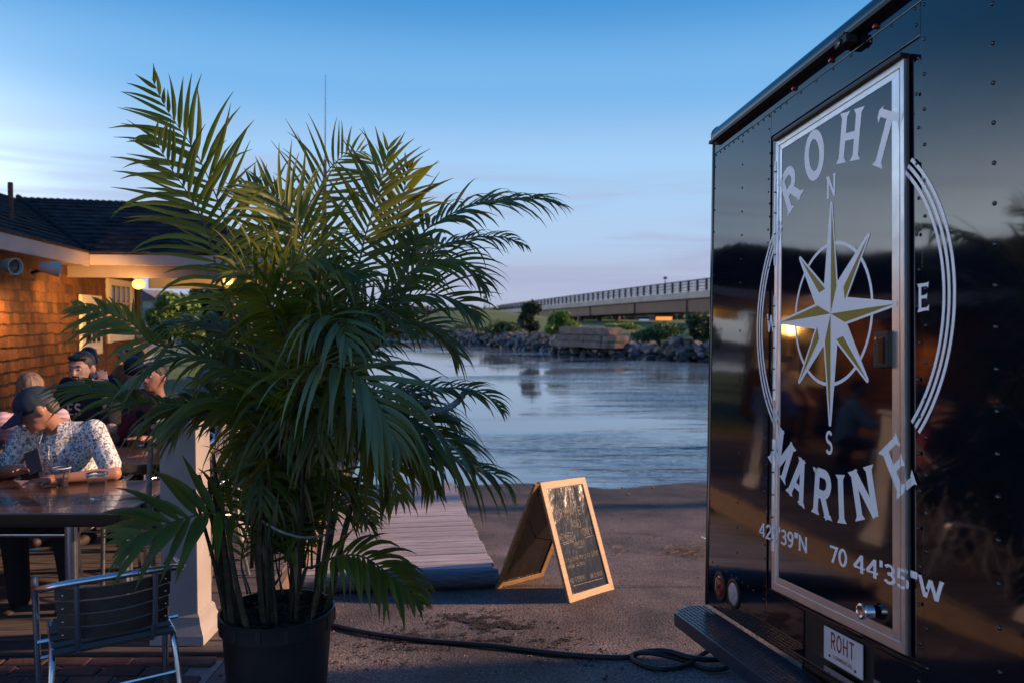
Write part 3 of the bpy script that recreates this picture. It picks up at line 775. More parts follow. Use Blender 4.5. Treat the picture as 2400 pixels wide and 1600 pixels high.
# body shell: rear panel around the door is separate sheets so that seams are real
mb = MB().box(((S0 + S1) / 2, 2.75, (TB + TTOP) / 2), (S1 - S0 - .004, 5.5 - .012, TTOP - TB))
mb.build('body', M['navy'], truck, bevel=0.012)
def panel(name, x0, x1, z0, z1, y0, th, mat=M['navy'], bev=.0015):
    return MB().box(((x0 + x1) / 2, y0 - th / 2, (z0 + z1) / 2), (x1 - x0, th, z1 - z0)).build(name, mat, truck, bevel=bev)
Y0 = .0045     # rear skin starts just proud of the shell
panel('rear_panel', S0 + .004, -.045, TB + .004, 2.044, Y0, .004)
panel('rear_panel', -.0435, .945, 1.935, 2.044, Y0, .004)
panel('rear_panel', .9465, S1 - .003, TB + .004, 2.044, Y0, .004)
panel('rear_panel', -.0435, .945, -.02, -.006, Y0, .004)
panel('rear_panel', -.0435, .258, TB + .004, -.0225, Y0, .004)
panel('rear_panel', .70, .945, TB + .004, -.0225, Y0, .004)
panel('header_panel', S0 + .004, S1 - .003, 2.046, 2.098, Y0 - .001, .004)
# roof edge: rounded aluminium cap over a black drip rail
mb = MB(); prof = [(-.012, 2.10), (-.030, 2.105), (-.034, 2.125), (-.030, 2.150), (-.010, 2.172), (.030, 2.185), (.5, 2.19), (.5, 2.13), (.0, 2.10)]
mb.prism([V((S0 + .05, y, z)) for y, z in prof], (0, 0, 0), (S1 - S0 - .05, 0, 0)); mb.build('roof_cap', M['navy'], truck, smooth=True)
MB().box(((S0 + S1) / 2, -.012, 2.104), (S1 - S0 - .02, .045, .016)).build('drip_rail', M['black'], truck, bevel=.003)
mb = MB().ell((S0 + .045, .02, 2.135), (.055, .055, .052)); mb.build('corner_cap', M['navy'], truck, smooth='all')
MB().tube([(S0 - .002, .004, TB), (S0 - .002, .004, 2.10)], .012, 10).build('corner_trim', M['navy'], truck, smooth=True)
# door.  ap(): a point measured on the plane of the rear face -> the same sight line at height n above it
def ap(s_, t_, n_): return s_ + n_ * (3.14 - s_) / 1.61, t_ + n_ * (.73 - t_) / 1.61
def aprect(s0, s1, t0, t1, n_): a, b = ap(s0, t0, n_), ap(s1, t1, n_); return a[0], b[0], a[1], b[1]
N_OUT, N_IN, N_PAN = .013, .009, .0065
x0, x1, z0, z1 = aprect(.055, .803, .058, 1.848, N_PAN); panel('door_panel', x0, x1, z0, z1, -N_PAN + .004, .004, M['navydoor'])
def frame(x0, x1, z0, z1, wl, wr, wb, wt, y, th, name, mat):
    # four mitred members
    o_ = [(x0, z0), (x1, z0), (x1, z1), (x0, z1)]; i_ = [(x0 + wl, z0 + wb), (x1 - wr, z0 + wb), (x1 - wr, z1 - wt), (x0 + wl, z1 - wt)]
    for k in range(4):
        k2 = (k + 1) % 4
        poly = [o_[k], o_[k2], i_[k2], i_[k]]
        MB().prism([V((p[0], 0, p[1])) for p in poly], (0, y, 0), (0, y - th, 0)).build(name, mat, truck, bevel=.002)
x0, x1, z0, z1 = aprect(.0, .862, .0, 1.897, N_OUT); frame(x0, x1, z0, z1, .026, .020, .030, .024, 0, N_OUT, 'door_frame', M['aludoor'])
FX1, FZ0, FZ1 = x1, z0, z1
x0, x1, z0, z1 = aprect(.029, .839, .031, 1.872, N_IN); frame(x0, x1, z0, z1, .027, .039, .028, .025, 0, N_IN, 'door_frame', M['aludoor'])
MB().box((.8860, -.0005, (FZ0 + FZ1) / 2), (.010, .005, FZ1 - FZ0 + .01)).build('door_seal', M['black'], truck, bevel=.002)
MB().box(((FX1) / 2 + .02, -.014, FZ1 + .007), (FX1 - .02, .036, .012)).build('door_drip', M['black'], truck, bevel=.003)
# hinge on the far edge
for z0, z1 in ((1.35, 1.80), (.78, 1.22), (.16, .62)):
    h_ = MB().tube([(.030, -.014, z0), (.030, -.014, z1)], .0050, 8).build('hinge', M['aludoor'], truck, smooth=True)
    for k in range(5):
        z = z0 + (z1 - z0) * (k + .5) / 5; MB().tube([(.030, -.014, z - .003), (.030, -.014, z + .003)], .0058, 8).build('hinge_knuckle', M['black'], h_)
# handle
hd = MB().box((.776, -.014, .947), (.078, .022, .118)).build('door_handle', M['black'], truck, bevel=.006)
MB().box((.781, -.026, .944), (.03, .006, .085)).build('grip', M['blackgloss'], hd, bevel=.002)
for z in (.985, .905): MB().tube([(.753 if z > .95 else .776, -.025, z), (.753 if z > .95 else .776, -.028, z)], .006, 8).build('lock', M['chrome'], hd)
# rivets
rv = MB(); rv.lathe([(.0062, 0), (.0058, .0022), (.0038, .0042), (.0001, .0050)], seg=8, rot=Matrix.Rotation(R(90), 3, 'X')); rvm = rv.mesh('rivet'); rvm.materials.append(M['navy'])
rvm.polygons.foreach_set('use_smooth', [True] * len(rvm.polygons))
def rivet(x, z, s_=1.0, dz=0): 
    o = link('rivet', rvm, None, truck); o.location = (x, .0006 + dz, z); o.scale = (s_, s_, s_)
rr_ = random.Random(4)
z = -.17
k = 0
while z < 2.03:
    rivet(-.645, z, .8); rivet(-.327 + rr_.uniform(-.004, .004), z + .03, .8)
    rivet(-.050 - .012 * (k % 2), z, .8); rivet(-.062 + .012 * (k % 2), z + .055, .7)
    rivet(.943 - .010 * (k % 2) - .008, z, 1); rivet(.962, z + .05, 1)
    rivet(1.245, z + .02, 1.1); rivet(1.50, z + .06, 1.1); z += .113; k += 1
x = S0 + .03
while x < 1.5:
    rivet(x, 2.035, .85); x += .052 if x < .05 else .118
for i in range(9): rivet(-.60 + i * .055, -.012 - .004 * i, .8)
for i in range(8): rivet(.92 + i * .09, -.16, .8)
# marker lamps, camera
for x in (.161, .440, .718): 
    MB().lathe([(.011, 0), (.011, .008), (.007, .013), (.0001, .014)], (x, 0.0, 2.073), 10, Matrix.Rotation(R(90), 3, 'X')).build('marker_lamp', M['redlens'], truck, smooth=True)
cm = MB().box((.580, -.028, 2.078), (.075, .05, .034)).build('rear_camera', M['black'], truck, bevel=.008)
MB().box((.580, -.03, 2.098), (.05, .05, .008)).build('camera_hood', M['blackgloss'], cm, bevel=.002)
MB().lathe([(.012, 0), (.012, .006), (.0001, .008)], (.58, -.053, 2.074), 12, Matrix.Rotation(R(90), 3, 'X')).build('camera_lens', M['blackgloss'], cm)
# tail lamps
for x, mt, nm in ((-.507, M['redlens'], 'tail_lamp'), (-.356, M['clearlens'], 'reversing_lamp')):
    rx = Matrix.Rotation(R(90), 3, 'X')
    a_ = MB().lathe([(.068, -.002), (.069, .004), (.060, .008), (.052, .006), (.050, .0)], (x, .0, -.106), 24, rx).build(nm, M['black'], truck, smooth=True)
    MB().lathe([(.052, .003), (.046, .008), (.03, .011), (.0001, .012)], (x, .0, -.106), 24, rx).build('lens', mt, a_, smooth=True)
# hitch recess, plate
MB().box((.479, .05, -.126), (.44, .09, .205)).build('plate_recess', M['black'], truck)
pl = MB().box((.534, -.006, -.090), (.236, .004, .114)).build('licence_plate', M['plate'], truck, bevel=.0015)
def face3(y):
    return lambda u, v, e: V((u, y - e, v))
q, wd = layout('ROHT', .058, .15, 0, .16, 1.0)
q = [[V((p.x * .150 / wd + .463, p.y - .100)) for p in poly] for poly in q]
polys_mesh('lettering', q, face3(-.0088), M['platered'], pl)
q, wd = layout('COMMERCIAL', .014, .15, 0, .12, 1.0)
q = [[V((p.x * .118 / wd + .478, p.y - .131)) for p in poly] for poly in q]
polys_mesh('lettering', q, face3(-.0088), M['platered'], pl)
for x, z in ((.455, -.128), (.612, -.132)): MB().lathe([(.005, 0), (.005, .002), (.0001, .003)], (x, -.008, z), 8, Matrix.Rotation(R(90), 3, 'X')).build('screw', M['black'], pl)
MB().box((.50, -.03, -.165), (.44, .07, .012)).build('plate_step', M['navy'], truck, bevel=.002)
# knob latch at the door foot
kb = MB().tube([(.720, -.012, .095), (.712, -.036, .093)], .020, 16).build('door_stop', M['alu'], truck, smooth=True)
MB().lathe([(.026, 0), (.026, .010), (.019, .013), (.012, .008), (.0001, .008)], (.700, -.036, .090), 18, Matrix.Rotation(R(90), 3, 'X')).build('stop_cup', M['alu'], kb, smooth=True)
# side latch on the far corner
lt = MB().box((S0 - .006, .004, .089), (.012, .02, .075)).build('side_latch', M['alu'], truck, bevel=.004)
MB().tube([(S0 - .004, .0, .085), (S0 - .055, -.005, .088)], .0055, 8).build('latch_pin', M['alu'], lt)
# tread-plate bumper
bz = -.252
mb = MB(); poly = [(-.745, -.05), (-.70, .005), (1.15, .005), (1.15, -.215), (-.62, -.215), (-.745, -.12)]
poly = [(-.736, .018), (-.730, -.077), (-.600, -.192), (1.15, -.188), (1.15, .018)]
mb.prism([V((x, y, bz)) for x, y in poly], (0, 0, 0), (0, 0, -.060)); bumper = mb.build('bumper', M['diamond'], truck, bevel=.004)
mb = MB()
for i in range(88):
    for j in range(9):
        x, y = -.715 + i * .021, .006 - j * .0225
        if y < -.077 and x < -.730 + (-.077 - y) * 1.13 + .014: continue
        a = R(45) if (i + j) % 2 else R(-45)
        mb.box((x, y, bz + .0012), (.017, .005, .0028), Matrix.Rotation(a, 3, 'Z'))
tag(mb.build('tread', M['diamond'], bumper), kind='stuff')
# chassis and wheels under the body
MB().box((.47, 2.6, -.36), (.8, 5.0, .16)).build('chassis', M['black'], truck)
MB().box((.2, .25, -.36), (.1, .7, .1)).build('bumper_arm', M['black'], truck); MB().box((.75, .3, -.36), (.1, .7, .1)).build('bumper_arm', M['black'], truck)
for x in (-.42, 1.35):
    for y in (1.9, 4.6):
        w_ = MB().lathe([(.0001, -.12), (.22, -.12), (.33, -.115), (.37, -.09), (.38, 0), (.37, .09), (.33, .115), (.22, .12), (.0001, .12)], (x, y, -.26), 28, Matrix.Rotation(R(90), 3, 'Y')).build('wheel', M['black'], truck, smooth=True)
        MB().lathe([(.0001, -.10), (.17, -.125), (.2, -.122), (.2, .122), (.17, .125), (.0001, .10)], (x, y, -.26), 20, Matrix.Rotation(R(90), 3, 'Y')).build('rim', M['alu'], w_, smooth=True)
# ---- emblem and lettering: applied film; where it runs over the raised door frame it steps up with it
STEPS = [(-9, -.002, .0006), (.0, .0275, N_OUT + .0006), (.0290, .0565, N_IN + .0006), (.0568, .8005, N_PAN + .0006), (.8008, .8392, N_IN + .0006), (.8420, .8612, N_OUT + .0006), (.8613, .8795, N_OUT * .5), (.8796, .8890, .0036), (.8892, 9, .0006)]
EMB_N = [0]
def film(name, polys, mat, parent=truck, extra=0.0, steps=None):
    if steps is None and name == 'ring':
        for s_ in STEPS: film(name, polys, mat, parent, extra, [s_])
        return None
    out = MB()
    for (x0, x1, hgt_) in (steps or STEPS):
        for poly in polys:
            P = [V((p[0], p[1])) for p in poly]
            for sgn, xc in ((1, x0), (-1, x1)):
                if not P: break
                Q = []
                for i in range(len(P)):
                    a, b_ = P[i], P[(i + 1) % len(P)]; da, db = sgn * (a.x - xc), sgn * (b_.x - xc)
                    if da >= 0: Q.append(a)
                    if (da > 0 > db) or (da < 0 < db): Q.append(a.lerp(b_, da / (da - db)))
                P = Q
            if len(P) >= 3: 
                EMB_N[0] += 1; n_ = hgt_ + extra + (EMB_N[0] % 9) * .00003
                out.add([V((ap(p.x, p.y, n_)[0], -n_, ap(p.x, p.y, n_)[1])) for p in P], [tuple(range(len(P)))])
    return out.build(name, mat, parent) if out.v else None
CX, CZ = .4675, 1.10
emb = bpy.data.objects.new('compass_emblem', None); COL.objects.link(emb); emb.parent = truck
for (r0, r1) in ((.571, .583), (.593, .605), (.615, .627)):
    for rng_ in (range(44, 88, 2), range(88, 132, 2), range(226, 270, 2), range(270, 316, 2)):
        film('ring', [[V((CX + r_ * math.sin(R(a)), CZ + r_ * math.cos(R(a)))) for (r_, a) in ((r0, a0), (r1, a0), (r1, a0 + 2), (r0, a0 + 2))] for a0 in rng_], M['vinyl'], emb)
def ering(cx, cz, rx, rz, w, n=72):
    P = [V((cx + rx * math.sin(2 * math.pi * i / n), cz + rz * math.cos(2 * math.pi * i / n))) for i in range(n + 1)]
    return ribbon(P, w)
IC = V((.4375, 1.102))
film('inner_ring', ering(IC.x, IC.y, .256, .262, .013), M['vinyl'], emb)
# star: eight points, white backing then gold halves
tips = [(0, .002, .412), (45, .232, .245), (90, .378, -.008), (135, .226, -.250), (180, -.001, -.405), (225, -.222, -.245), (270, -.378, .004), (315, -.222, .245)]
def star_tip(k): return IC + V((tips[k % 8][1], tips[k % 8][2]))
def valley(k):   # between tip k and k+1
    a = R(22.5 + 45 * k); r_ = .106; return IC + V((r_ * .94 * math.sin(a), r_ * math.cos(a)))
def grow(P, g):
    c = sum((V(p) for p in P), V((0, 0))) / len(P); return P
white, gold = [], []
def pointed(tip, base_l, base_r, g):
    d = (tip - IC).normalized(); s_ = V((d.y, -d.x))
    return [IC, base_l - s_ * g, tip - s_ * g * .8 + d * g * .5, tip + d * g * 1.1 - s_ * g * .3, tip + d * g * 1.1 + s_ * g * .3, tip + s_ * g * .8 + d * g * .5, base_r + s_ * g]
for k in range(8):
    white.append(pointed(star_tip(k), valley(k - 1), valley(k), .010))
film('star_backing', white, M['vinyl'], emb, .0004)
for k in range(8):
    tip = star_tip(k); d = (tip - IC).normalized(); main = k % 2 == 0
    base = valley(k) if k in (0, 1, 2, 4, 5, 3) else valley(k)
    side = valley(k) if k in (0, 2, 4, 6) else valley(k)
    if k in (7,): side = valley(k)
    if main: gold.append([IC, side, tip] if k in (0, 2) else [IC, valley(k), tip])
    else:
        mid = IC + (tip - IC) * .36; gold.append([mid, side, tip])
film('star_gold', gold, M['gold'], emb, .0009)
def placed(ch, h, w, serif, cx, cz, rot, xs=.93):
    wd, q_ = glyph(ch, w, serif); c, s_ = math.cos(rot), math.sin(rot)
    res = []
    for poly in q_:
        r_ = []
        for p in poly:
            x, z = (p.x - wd / 2) * h, (p.y - .5) * h
            r_.append(V((cx + (x * c + z * s_) * xs, cz + (-x * s_ + z * c))))
        res.append(r_)
    return res
for ch, cx, cz, a in (('R', .128, 1.660, -29), ('O', .315, 1.742, -11), ('H', .559, 1.737, 9), ('T', .760, 1.658, 27)):
    film('letter', placed(ch, (.185 if ch != 'O' else .19), .195, .19, cx, cz, R(a)), M['vinyl'], emb)
for ch, cx, cz, a in (('M', .078, .560, 33), ('A', .215, .470, 20), ('R', .385, .437, 6), ('I', .510, .432, -4), ('N', .648, .468, -15), ('E', .828, .575, -34)):
    film('letter', placed(ch, .170, .195, .18, cx, cz, R(a), .98), M['vinyl'], emb)
for ch, cx, cz, h in (('N', .437, 1.585, .085), ('S', .431, .627, .085), ('E', .953, 1.098, .088), ('W', -.026, 1.113, .078)):
    film('letter', placed(ch, h, .15, .13, cx, cz, 0), M['vinyl'], emb)
crd = bpy.data.objects.new('coordinates', None); COL.objects.link(crd); crd.parent = truck
def film_text(text, x0, z0, h, width, w, serif):
    tot = sum(G[ch][0] + .06 for ch in text); x = 0
    for ch in text:
        wd, q_ = glyph(ch, w, serif)
        if q_: film('letter', [[V((x0 + (p.x + x) * width / tot, z0 + p.y * h)) for p in poly] for poly in q_], M['vinyl'], crd)
        x += wd + .06
film_text('429\'39"N', -.112, .198, .060, .40, .155, .10); film_text('70', .437, .198, .060, .118, .155, 0); film_text('44\'35"W', .588, .198, .060, .450, .155, .10)

# ------------------------------------------------------------------ sandwich board
FL, FR_, BLk = V((.388, 5.34, -.257)), V((.742, 5.72, -.293)), V((-.12, 5.74, -.295))
BRk = BLk + FR_ - FL; TL, TR = V((.150, 5.545, .525)), V((.500, 5.925, .478))
board = tag(empty('sandwich_board', (FL + FR_ + BLk + BRk) / 4), 'open wooden A-frame chalkboard standing on the ramp', 'sign')
bo = board.location.copy()
M['pine'] = pmat('pine', (0.50, 0.29, 0.135), (0.34, 0.185, 0.085), scale=3, rough=0.5, bump=0.3, bscale=6, stretch=(3, 30, 30), rnd=0.12, bdist=.004)
M['chalkboard'] = pmat('chalkboard', (0.020, 0.016, 0.016), (0.013, 0.011, 0.011), scale=5, spec=.4, rough=0.12, bump=0.55, bscale=4.5, stretch=(1.6, 1, .7), bdist=.02)
M['chalk'] = pmat('chalk', (0.36, 0.33, 0.31), (0.10, 0.09, 0.085), scale=45, rough=0.9)
def leaf_panel(bl, br_, tl, tr, front):
    c = (bl + br_) / 2; ux = (br_ - bl); W = ux.length; ux.normalize(); uz = ((tl + tr) / 2 - c); H = uz.length; uz = (uz - ux * uz.dot(ux)).normalized(); un = ux.cross(uz)
    Mx = Matrix((ux, -un, uz)).transposed()
    f_ = 'front_panel' if front else 'rear_panel'
    rootp = MB().box((0, 0, 0), (W - .085, .006, H - .085)).build(f_, M['chalkboard'], board)
    rootp.matrix_local = Matrix.Translation(c + uz * (H / 2) - bo) @ Mx.to_4x4()
    t = .022; fw = .048; o_ = [(-W / 2, -H / 2), (W / 2, -H / 2), (W / 2, H / 2), (-W / 2, H / 2)]; i_ = [(-W / 2 + fw, -H / 2 + fw), (W / 2 - fw, -H / 2 + fw), (W / 2 - fw, H / 2 - fw), (-W / 2 + fw, H / 2 - fw)]
    for k in range(4):
        k2 = (k + 1) % 4; P = [o_[k], o_[k2], i_[k2], i_[k]]
        MB().prism([V((p[0], 0, p[1])) for p in P], (0, -t / 2, 0), (0, t / 2, 0)).build('frame_rail', M['pine'], rootp, bevel=.002)
        # moulded step inside the rail
        j_ = [(-W / 2 + fw + .006, -H / 2 + fw + .006), (W / 2 - fw - .006, -H / 2 + fw + .006), (W / 2 - fw - .006, H / 2 - fw - .006), (-W / 2 + fw + .006, H / 2 - fw - .006)]
        P = [i_[k], i_[k2], j_[k2], j_[k]]
        MB().prism([V((p[0], 0, p[1])) for p in P], (0, -.008, 0), (0, .008, 0)).build('bead', M['blackgloss'], rootp)
    return rootp, W, H
fp, PW, PH = leaf_panel(FL, FR_, TL, TR, True)
rp, _, _ = leaf_panel(BRk, BLk, TR, TL, False)
def chalk(text, u0, v, h, width=None, tw=.11, wob=.012):
    q, wd = layout(text, h, tw, 0, .12)
    k = (width / wd) if width else 1
    rg = random.Random(len(text) + int(u0 * 99)); res = []
    for poly in q:
        res.append([V((u0 + p.x * k, v + p.y + wob * h * rg.uniform(-1, 1))) for p in poly])
    return res
ch_ = []
hw, hh = PW / 2 - .05, PH / 2 - .05
ch_ += chalk('PRIVATE', -hw + .035, .150, .066, .30, .10)
ch_ += chalk('AND', -.035, .062, .060, .12, .09)
ch_ += chalk('MEMBERS', -hw + .012, -.008, .052, .17, .10) + chalk('ONLY', .075, -.004, .056, .115, .10)
for k in range(2): ch_ += ribbon([(-hw + .02 + .02 * k, -.022 - .011 * k), (-.05 + .0 * k, -.014 - .011 * k)], .004)
ch_ += ribbon([(.08, -.018), (.19, -.014)], .004)
ch_ += chalk('THANK YOU!', -.065, -.060, .030, .13, .12)
for k in range(2): ch_ += ribbon([(-.03 + .015 * k, -.072 - .008 * k), (.03 + .01 * k, -.070 - .008 * k)], .003)
ch_ += chalk('* IF YOU DO NOT KEEP TO THE', -hw + .006, -.155, .026, .30, .13) + chalk('DOCK!', .11, -.158, .034, .085, .11)
ch_ += chalk('WARNING YOU CAN BE', -hw + .025, -.198, .024, .20, .13)
ch_ += chalk('NO FISHING', -hw + .02, -.300, .036, .17, .12) + chalk('OR DIVING', .03, -.302, .032, .15, .12)
ch_ += ribbon([(-hw + .03, -.318), (.17, -.322)], .004)
polys_mesh('chalk_writing', ch_, lambda u, v, e: V((u, -.0042 - e, v)), M['chalk'], fp)
for k, u in enumerate((.10, .42)):
    p = TL.lerp(TR, u * 1.6) + V((0, 0, .0)) - bo
    MB().tube([p - (TR - TL).normalized() * .03, p + (TR - TL).normalized() * .03], .008, 8).build('hinge', M['black'], board)
mb = MB().tube([FL.lerp(TL, .45) * .5 + FR_.lerp(TR, .45) * .5 - bo, BLk.lerp(TL, .45) * .5 + BRk.lerp(TR, .45) * .5 - bo], .003, 6); mb.build('stay_chain', M['black'], board)

# ------------------------------------------------------------------ power cable on the ramp
def gpt(px, py, lift=0.016):
    # photograph point on the ramp plane
    d = _fw + V((1, 0, 0)) * ((px - 1200) / F) + _up * ((800 - py) / F)
    # z = .25-.095 y + lift
    k = (0.25 + lift - EYE.z) / (d.z + 0.095 * d.y); p = EYE + d * k; return p
cp = [gpt(x, y) for x, y in ((700, 1440), (790, 1466), (880, 1485), (1000, 1500), (1150, 1512), (1300, 1530), (1400, 1538), (1470, 1539))]
loop = [gpt(x, y, l_) for x, y, l_ in ((1500, 1528, .03), (1560, 1524, .05), (1620, 1540, .045), (1680, 1544, .03), (1730, 1530, .05), (1765, 1500, .10))]
tag(MB().tube(catmull(cp + loop, 90), .0145, 10).build('power_cable', M['cable'], smooth=True), 'thick black power cable lying across the ramp towards the truck', 'cable')
l2 = [gpt(x, y, l_) for x, y, l_ in ((1700, 1500, .09), (1650, 1530, .05), (1600, 1560, .02), (1540, 1566, .016), (1490, 1550, .02), (1484, 1532, .03), (1530, 1530, .04), (1600, 1546, .02), (1660, 1566, .018), (1710, 1560, .03), (1760, 1520, .09))]
tag(MB().tube(catmull(l2, 90), .0125, 10).build('cable_coil', M['cable'], smooth=True), 'loose coil of black cable on the ramp beside the bumper', 'cable')

# ------------------------------------------------------------------ litter on the ramp
rnd = random.Random(21)
def gz_(x, y): return ramp_z(x, y) + 0.012 * noise.noise(V((x * 0.9, y * 0.9, 0))) + 0.006 * noise.noise(V((x * 3, y * 3, 4)))
mb = MB()
for cx, cy, sx, sy, n_ in ((-.28, 4.95, .22, .18, 620), (.0, 4.82, .2, .12, 420), (-.55, 4.6, .25, .16, 240), (.05, 4.55, .25, .05, 300), (.4, 4.3, .6, .3, 150), (.5, 7.5, 1.0, 1.2, 240), (-.7, 4.35, .3, .2, 200)):
    for i in range(n_):
        x, y = rnd.gauss(cx, sx * .6), rnd.gauss(cy, sy * .6)
        if noise.noise(V((x * 7, y * 9, 0))) < -.05: continue
        s_ = rnd.uniform(.004, .016); a = rnd.uniform(0, 6.3); z = gz_(x, y) + .002
        mb.add([(x + s_ * math.cos(a + k * 2.1) * (1 if k else 1.8), y + s_ * math.sin(a + k * 2.1) * (1 if k else 1.8), z + rnd.uniform(0, .009)) for k in range(3)], [(0, 1, 2)])
tag(mb.build('litter', M['debris']), 'dark scattered leaf litter and mulch on the ramp', kind='stuff')
mb = MB()
for i in range(90):
    p = gpt(rnd.gauss(1620, 36), rnd.gauss(1292, 9), .006); a = rnd.gauss(.2, .5); L = rnd.uniform(.05, .16)
    d = V((math.cos(a), math.sin(a), -.095 * math.sin(a))) * L / 2
    mb.tube([p - d, p + d + V((0, 0, rnd.uniform(0, .01)))], .0018, 4)
for i in range(26):
    p = gpt(rnd.gauss(1440, 30), rnd.gauss(1290, 8), .006); a = rnd.gauss(.2, .7); d = V((math.cos(a), math.sin(a), 0)) * rnd.uniform(.02, .06)
    mb.tube([p - d, p + d], .0016, 4)
tag(mb.build('straw', M['straw']), 'dry straw scattered on the ramp near the truck', kind='stuff')
pb = []
for i, (px, py, s_) in enumerate(((1245, 1536, .022), (942, 1566, .02), (1026, 1560, .018), (1637, 1352, .03), (1608, 1150, .05), (1472, 1157, .06), (1458, 1141, .05), (1398, 1194, .025), (1550, 1180, .03), (1530, 1142, .06), (1512, 1590, .014), (1440, 1240, .02))):
    me = rockmesh(90 + i); me.materials.append(M['pebble']); o = link('pebble', me); o.location = gpt(px, py, s_ * .25); o.scale = (s_, s_ * .8, s_ * .7); o.rotation_euler = (0, 0, i)
    where = ('right of the cable', 'in front of the pot', 'beside the leaf litter', 'beside the truck corner', 'near the truck at the water line', 'at the water line right of the board', 'at the very water edge', 'behind the chalkboard top', 'on the wet ramp', 'in the shallow water', 'by the cable coil', 'behind the chalkboard')[i]
    tag(o, 'small pale stone lying ' + where, 'stone', 'loose stones on the ramp')

mb = MB(); rg = random.Random(77)
for i in range(1500):
    y = 4.0 + 8.0 * rg.random() ** 1.6; x = rg.uniform(-1.6, 2.6) * (y / 6); s_ = rg.uniform(.003, .0085)
    z = gz_(x, y) + .05 * max(0, min(1, (y - 9) / 3)) * noise.noise(V((x * 0.55, y * 1.2, 9)))
    mb.add([(x + s_ * math.cos(k * 1.571 + i) * rg.uniform(.6, 1.2), y + s_ * math.sin(k * 1.571 + i) * rg.uniform(.6, 1.2), z - .001) for k in range(4)] + [(x, y, z + s_ * .9)], [(0, 1, 4), (1, 2, 4), (2, 3, 4), (3, 0, 4)])
tag(mb.build('grit', M['pebble']), 'fine pale grit strewn over the ramp', kind='stuff')
# ------------------------------------------------------------------ walkway down the ramp
wk = tag(empty('dock_walkway', (0, 0, 0)), 'grey plank walkway sloping down beside the ramp to the water', kind='structure'); 
wd_ = V((-.128, .99, -.094)).normalized(); wx = V((.99, .128, 0)); w0 = V((-.13, 5.74, -.155))
pm_ = []
for i in range(42):
    L = 2.15; me = MB().box((-L / 2, .064, -.02), (L + rnd.uniform(-.02, .03), .117, .036)).mesh('plank'); me.materials.append(M['plank'])
    bm = bmesh.new(); bm.from_mesh(me); bmesh.ops.bevel(bm, geom=bm.edges[:], offset=.004, segments=1, affect='EDGES'); bm.to_mesh(me); bm.free()
    o = link('plank', me, None, wk); o.matrix_local = Matrix.Translation(w0 + wd_ * (.11 + i * .134) + V((rnd.uniform(-.006, .006), 0, rnd.uniform(-.003, .003)))) @ Matrix((wx, wd_, wx.cross(wd_))).transposed().to_4x4()
# round weathered log closing the near end
mb = MB(); pts = [w0 + wd_ * .04 + wx * (.03 - i * .12) + V((0, 0, -.062 + .004 * noise.noise(V((i * .4, 0, 0))))) for i in range(20)]
lg = mb.tube(pts, [.062 + .004 * noise.noise(V((i * .7, 3, 0))) for i in range(20)], 16).build('end_log', M['logwood'], wk, smooth=True)
mb = MB().box((0, 0, 0), (2.2, .09, .10)); o = mb.build('sleeper', M['logwood'], wk, bevel=.01); o.matrix_local = Matrix.Translation(w0 + wd_ * .10 - wx * 1.05 + V((0, 0, -.105))) @ Matrix((wx, wd_, wx.cross(wd_))).transposed().to_4x4()
for side in (-.05, -2.05):
    o = MB().box((0, 2.8, -.09), (.05, 5.4, .10)).build('stringer', M['logwood'], wk); o.matrix_local = Matrix.Translation(w0 + wx * side + wd_ * .12) @ Matrix((wx, wd_, wx.cross(wd_))).transposed().to_4x4()

# ------------------------------------------------------------------ dining deck, brick strip, kerb timber
dk = tag(empty('deck', (0, 0, 0)), 'weathered grey plank dining deck under the tables', kind='structure')
def deck_right(y): return -1.44 - max(0, y - 4.1) * .10
y = 3.965; i = 0
while y < 13.4:
    xr = deck_right(y); me = MB().box(((-7.4 + xr) / 2, .069, -.02), (xr + 7.4, .134, .04)).mesh('plank'); me.materials.append(M['oldplank'])
    bm = bmesh.new(); bm.from_mesh(me); bmesh.ops.bevel(bm, geom=bm.edges[:], offset=.004, segments=1, affect='EDGES'); bm.to_mesh(me); bm.free()
    o = link('plank', me, None, dk); o.location = (rnd.uniform(-.02, .02), y, rnd.uniform(-.002, .002)); y += .143
MB().box((-1.42, 4.30, -.13), (.035, .68, .22)).build('side_board', M['boardwarm'], dk, bevel=.004)
MB().beam((-1.46, 4.66, -.13), (-2.36, 13.4, -.13), .035, .22).build('side_board', M['boardwarm'], dk)
MB().box((-4.4, 3.95, -.13), (5.9, .03, .20)).build('front_board', M['oldplank'], dk, bevel=.003)
pt = tag(MB().box((-4.3, 2.2, -.086), (5.7, 3.44, .12)).build('brick_patio', M['mortar']), 'dark red brick paving in front of the deck', kind='structure')
bmesh_ = MB().box((0, 0, 0), (.194, .091, .05)).mesh('brick')
bm = bmesh.new(); bm.from_mesh(bmesh_); bmesh.ops.bevel(bm, geom=bm.edges[:], offset=.006, segments=1, affect='EDGES'); bm.to_mesh(bmesh_); bm.free(); bmesh_.materials.append(M['brick'])
nb = 0; row = 0; y = 3.885
while y > 2.9:
    x = -1.58 - (.105 if row % 2 else 0)
    while x > -3.9 and nb < 298:
        o = link('brick', bmesh_, None, pt); o.location = (x, y, -.036 + rnd.uniform(-.003, .003)); o.rotation_euler = (rnd.uniform(-.01, .01), rnd.uniform(-.01, .01), rnd.uniform(-.02, .02)); x -= .21; nb += 1
    y -= .106; row += 1
kb_ = tag(empty('kerb_timber', (-1.40, 3.3, -.09)), 'weathered blue grey timber edging the brick paving by the pot', 'timber')
for j, (yy, L, a) in enumerate(((0.05, 1.2, .02),)):
    MB().box((-.005, yy, .0), (.085, L, .13)).build('beam', M['timber'], kb_, bevel=.008)
for yy in (.45, -.2): MB().lathe([(.008, 0), (.008, .004), (.0001, .006)], (-.005, yy, .065), 8).build('bolt', M['black'], kb_)

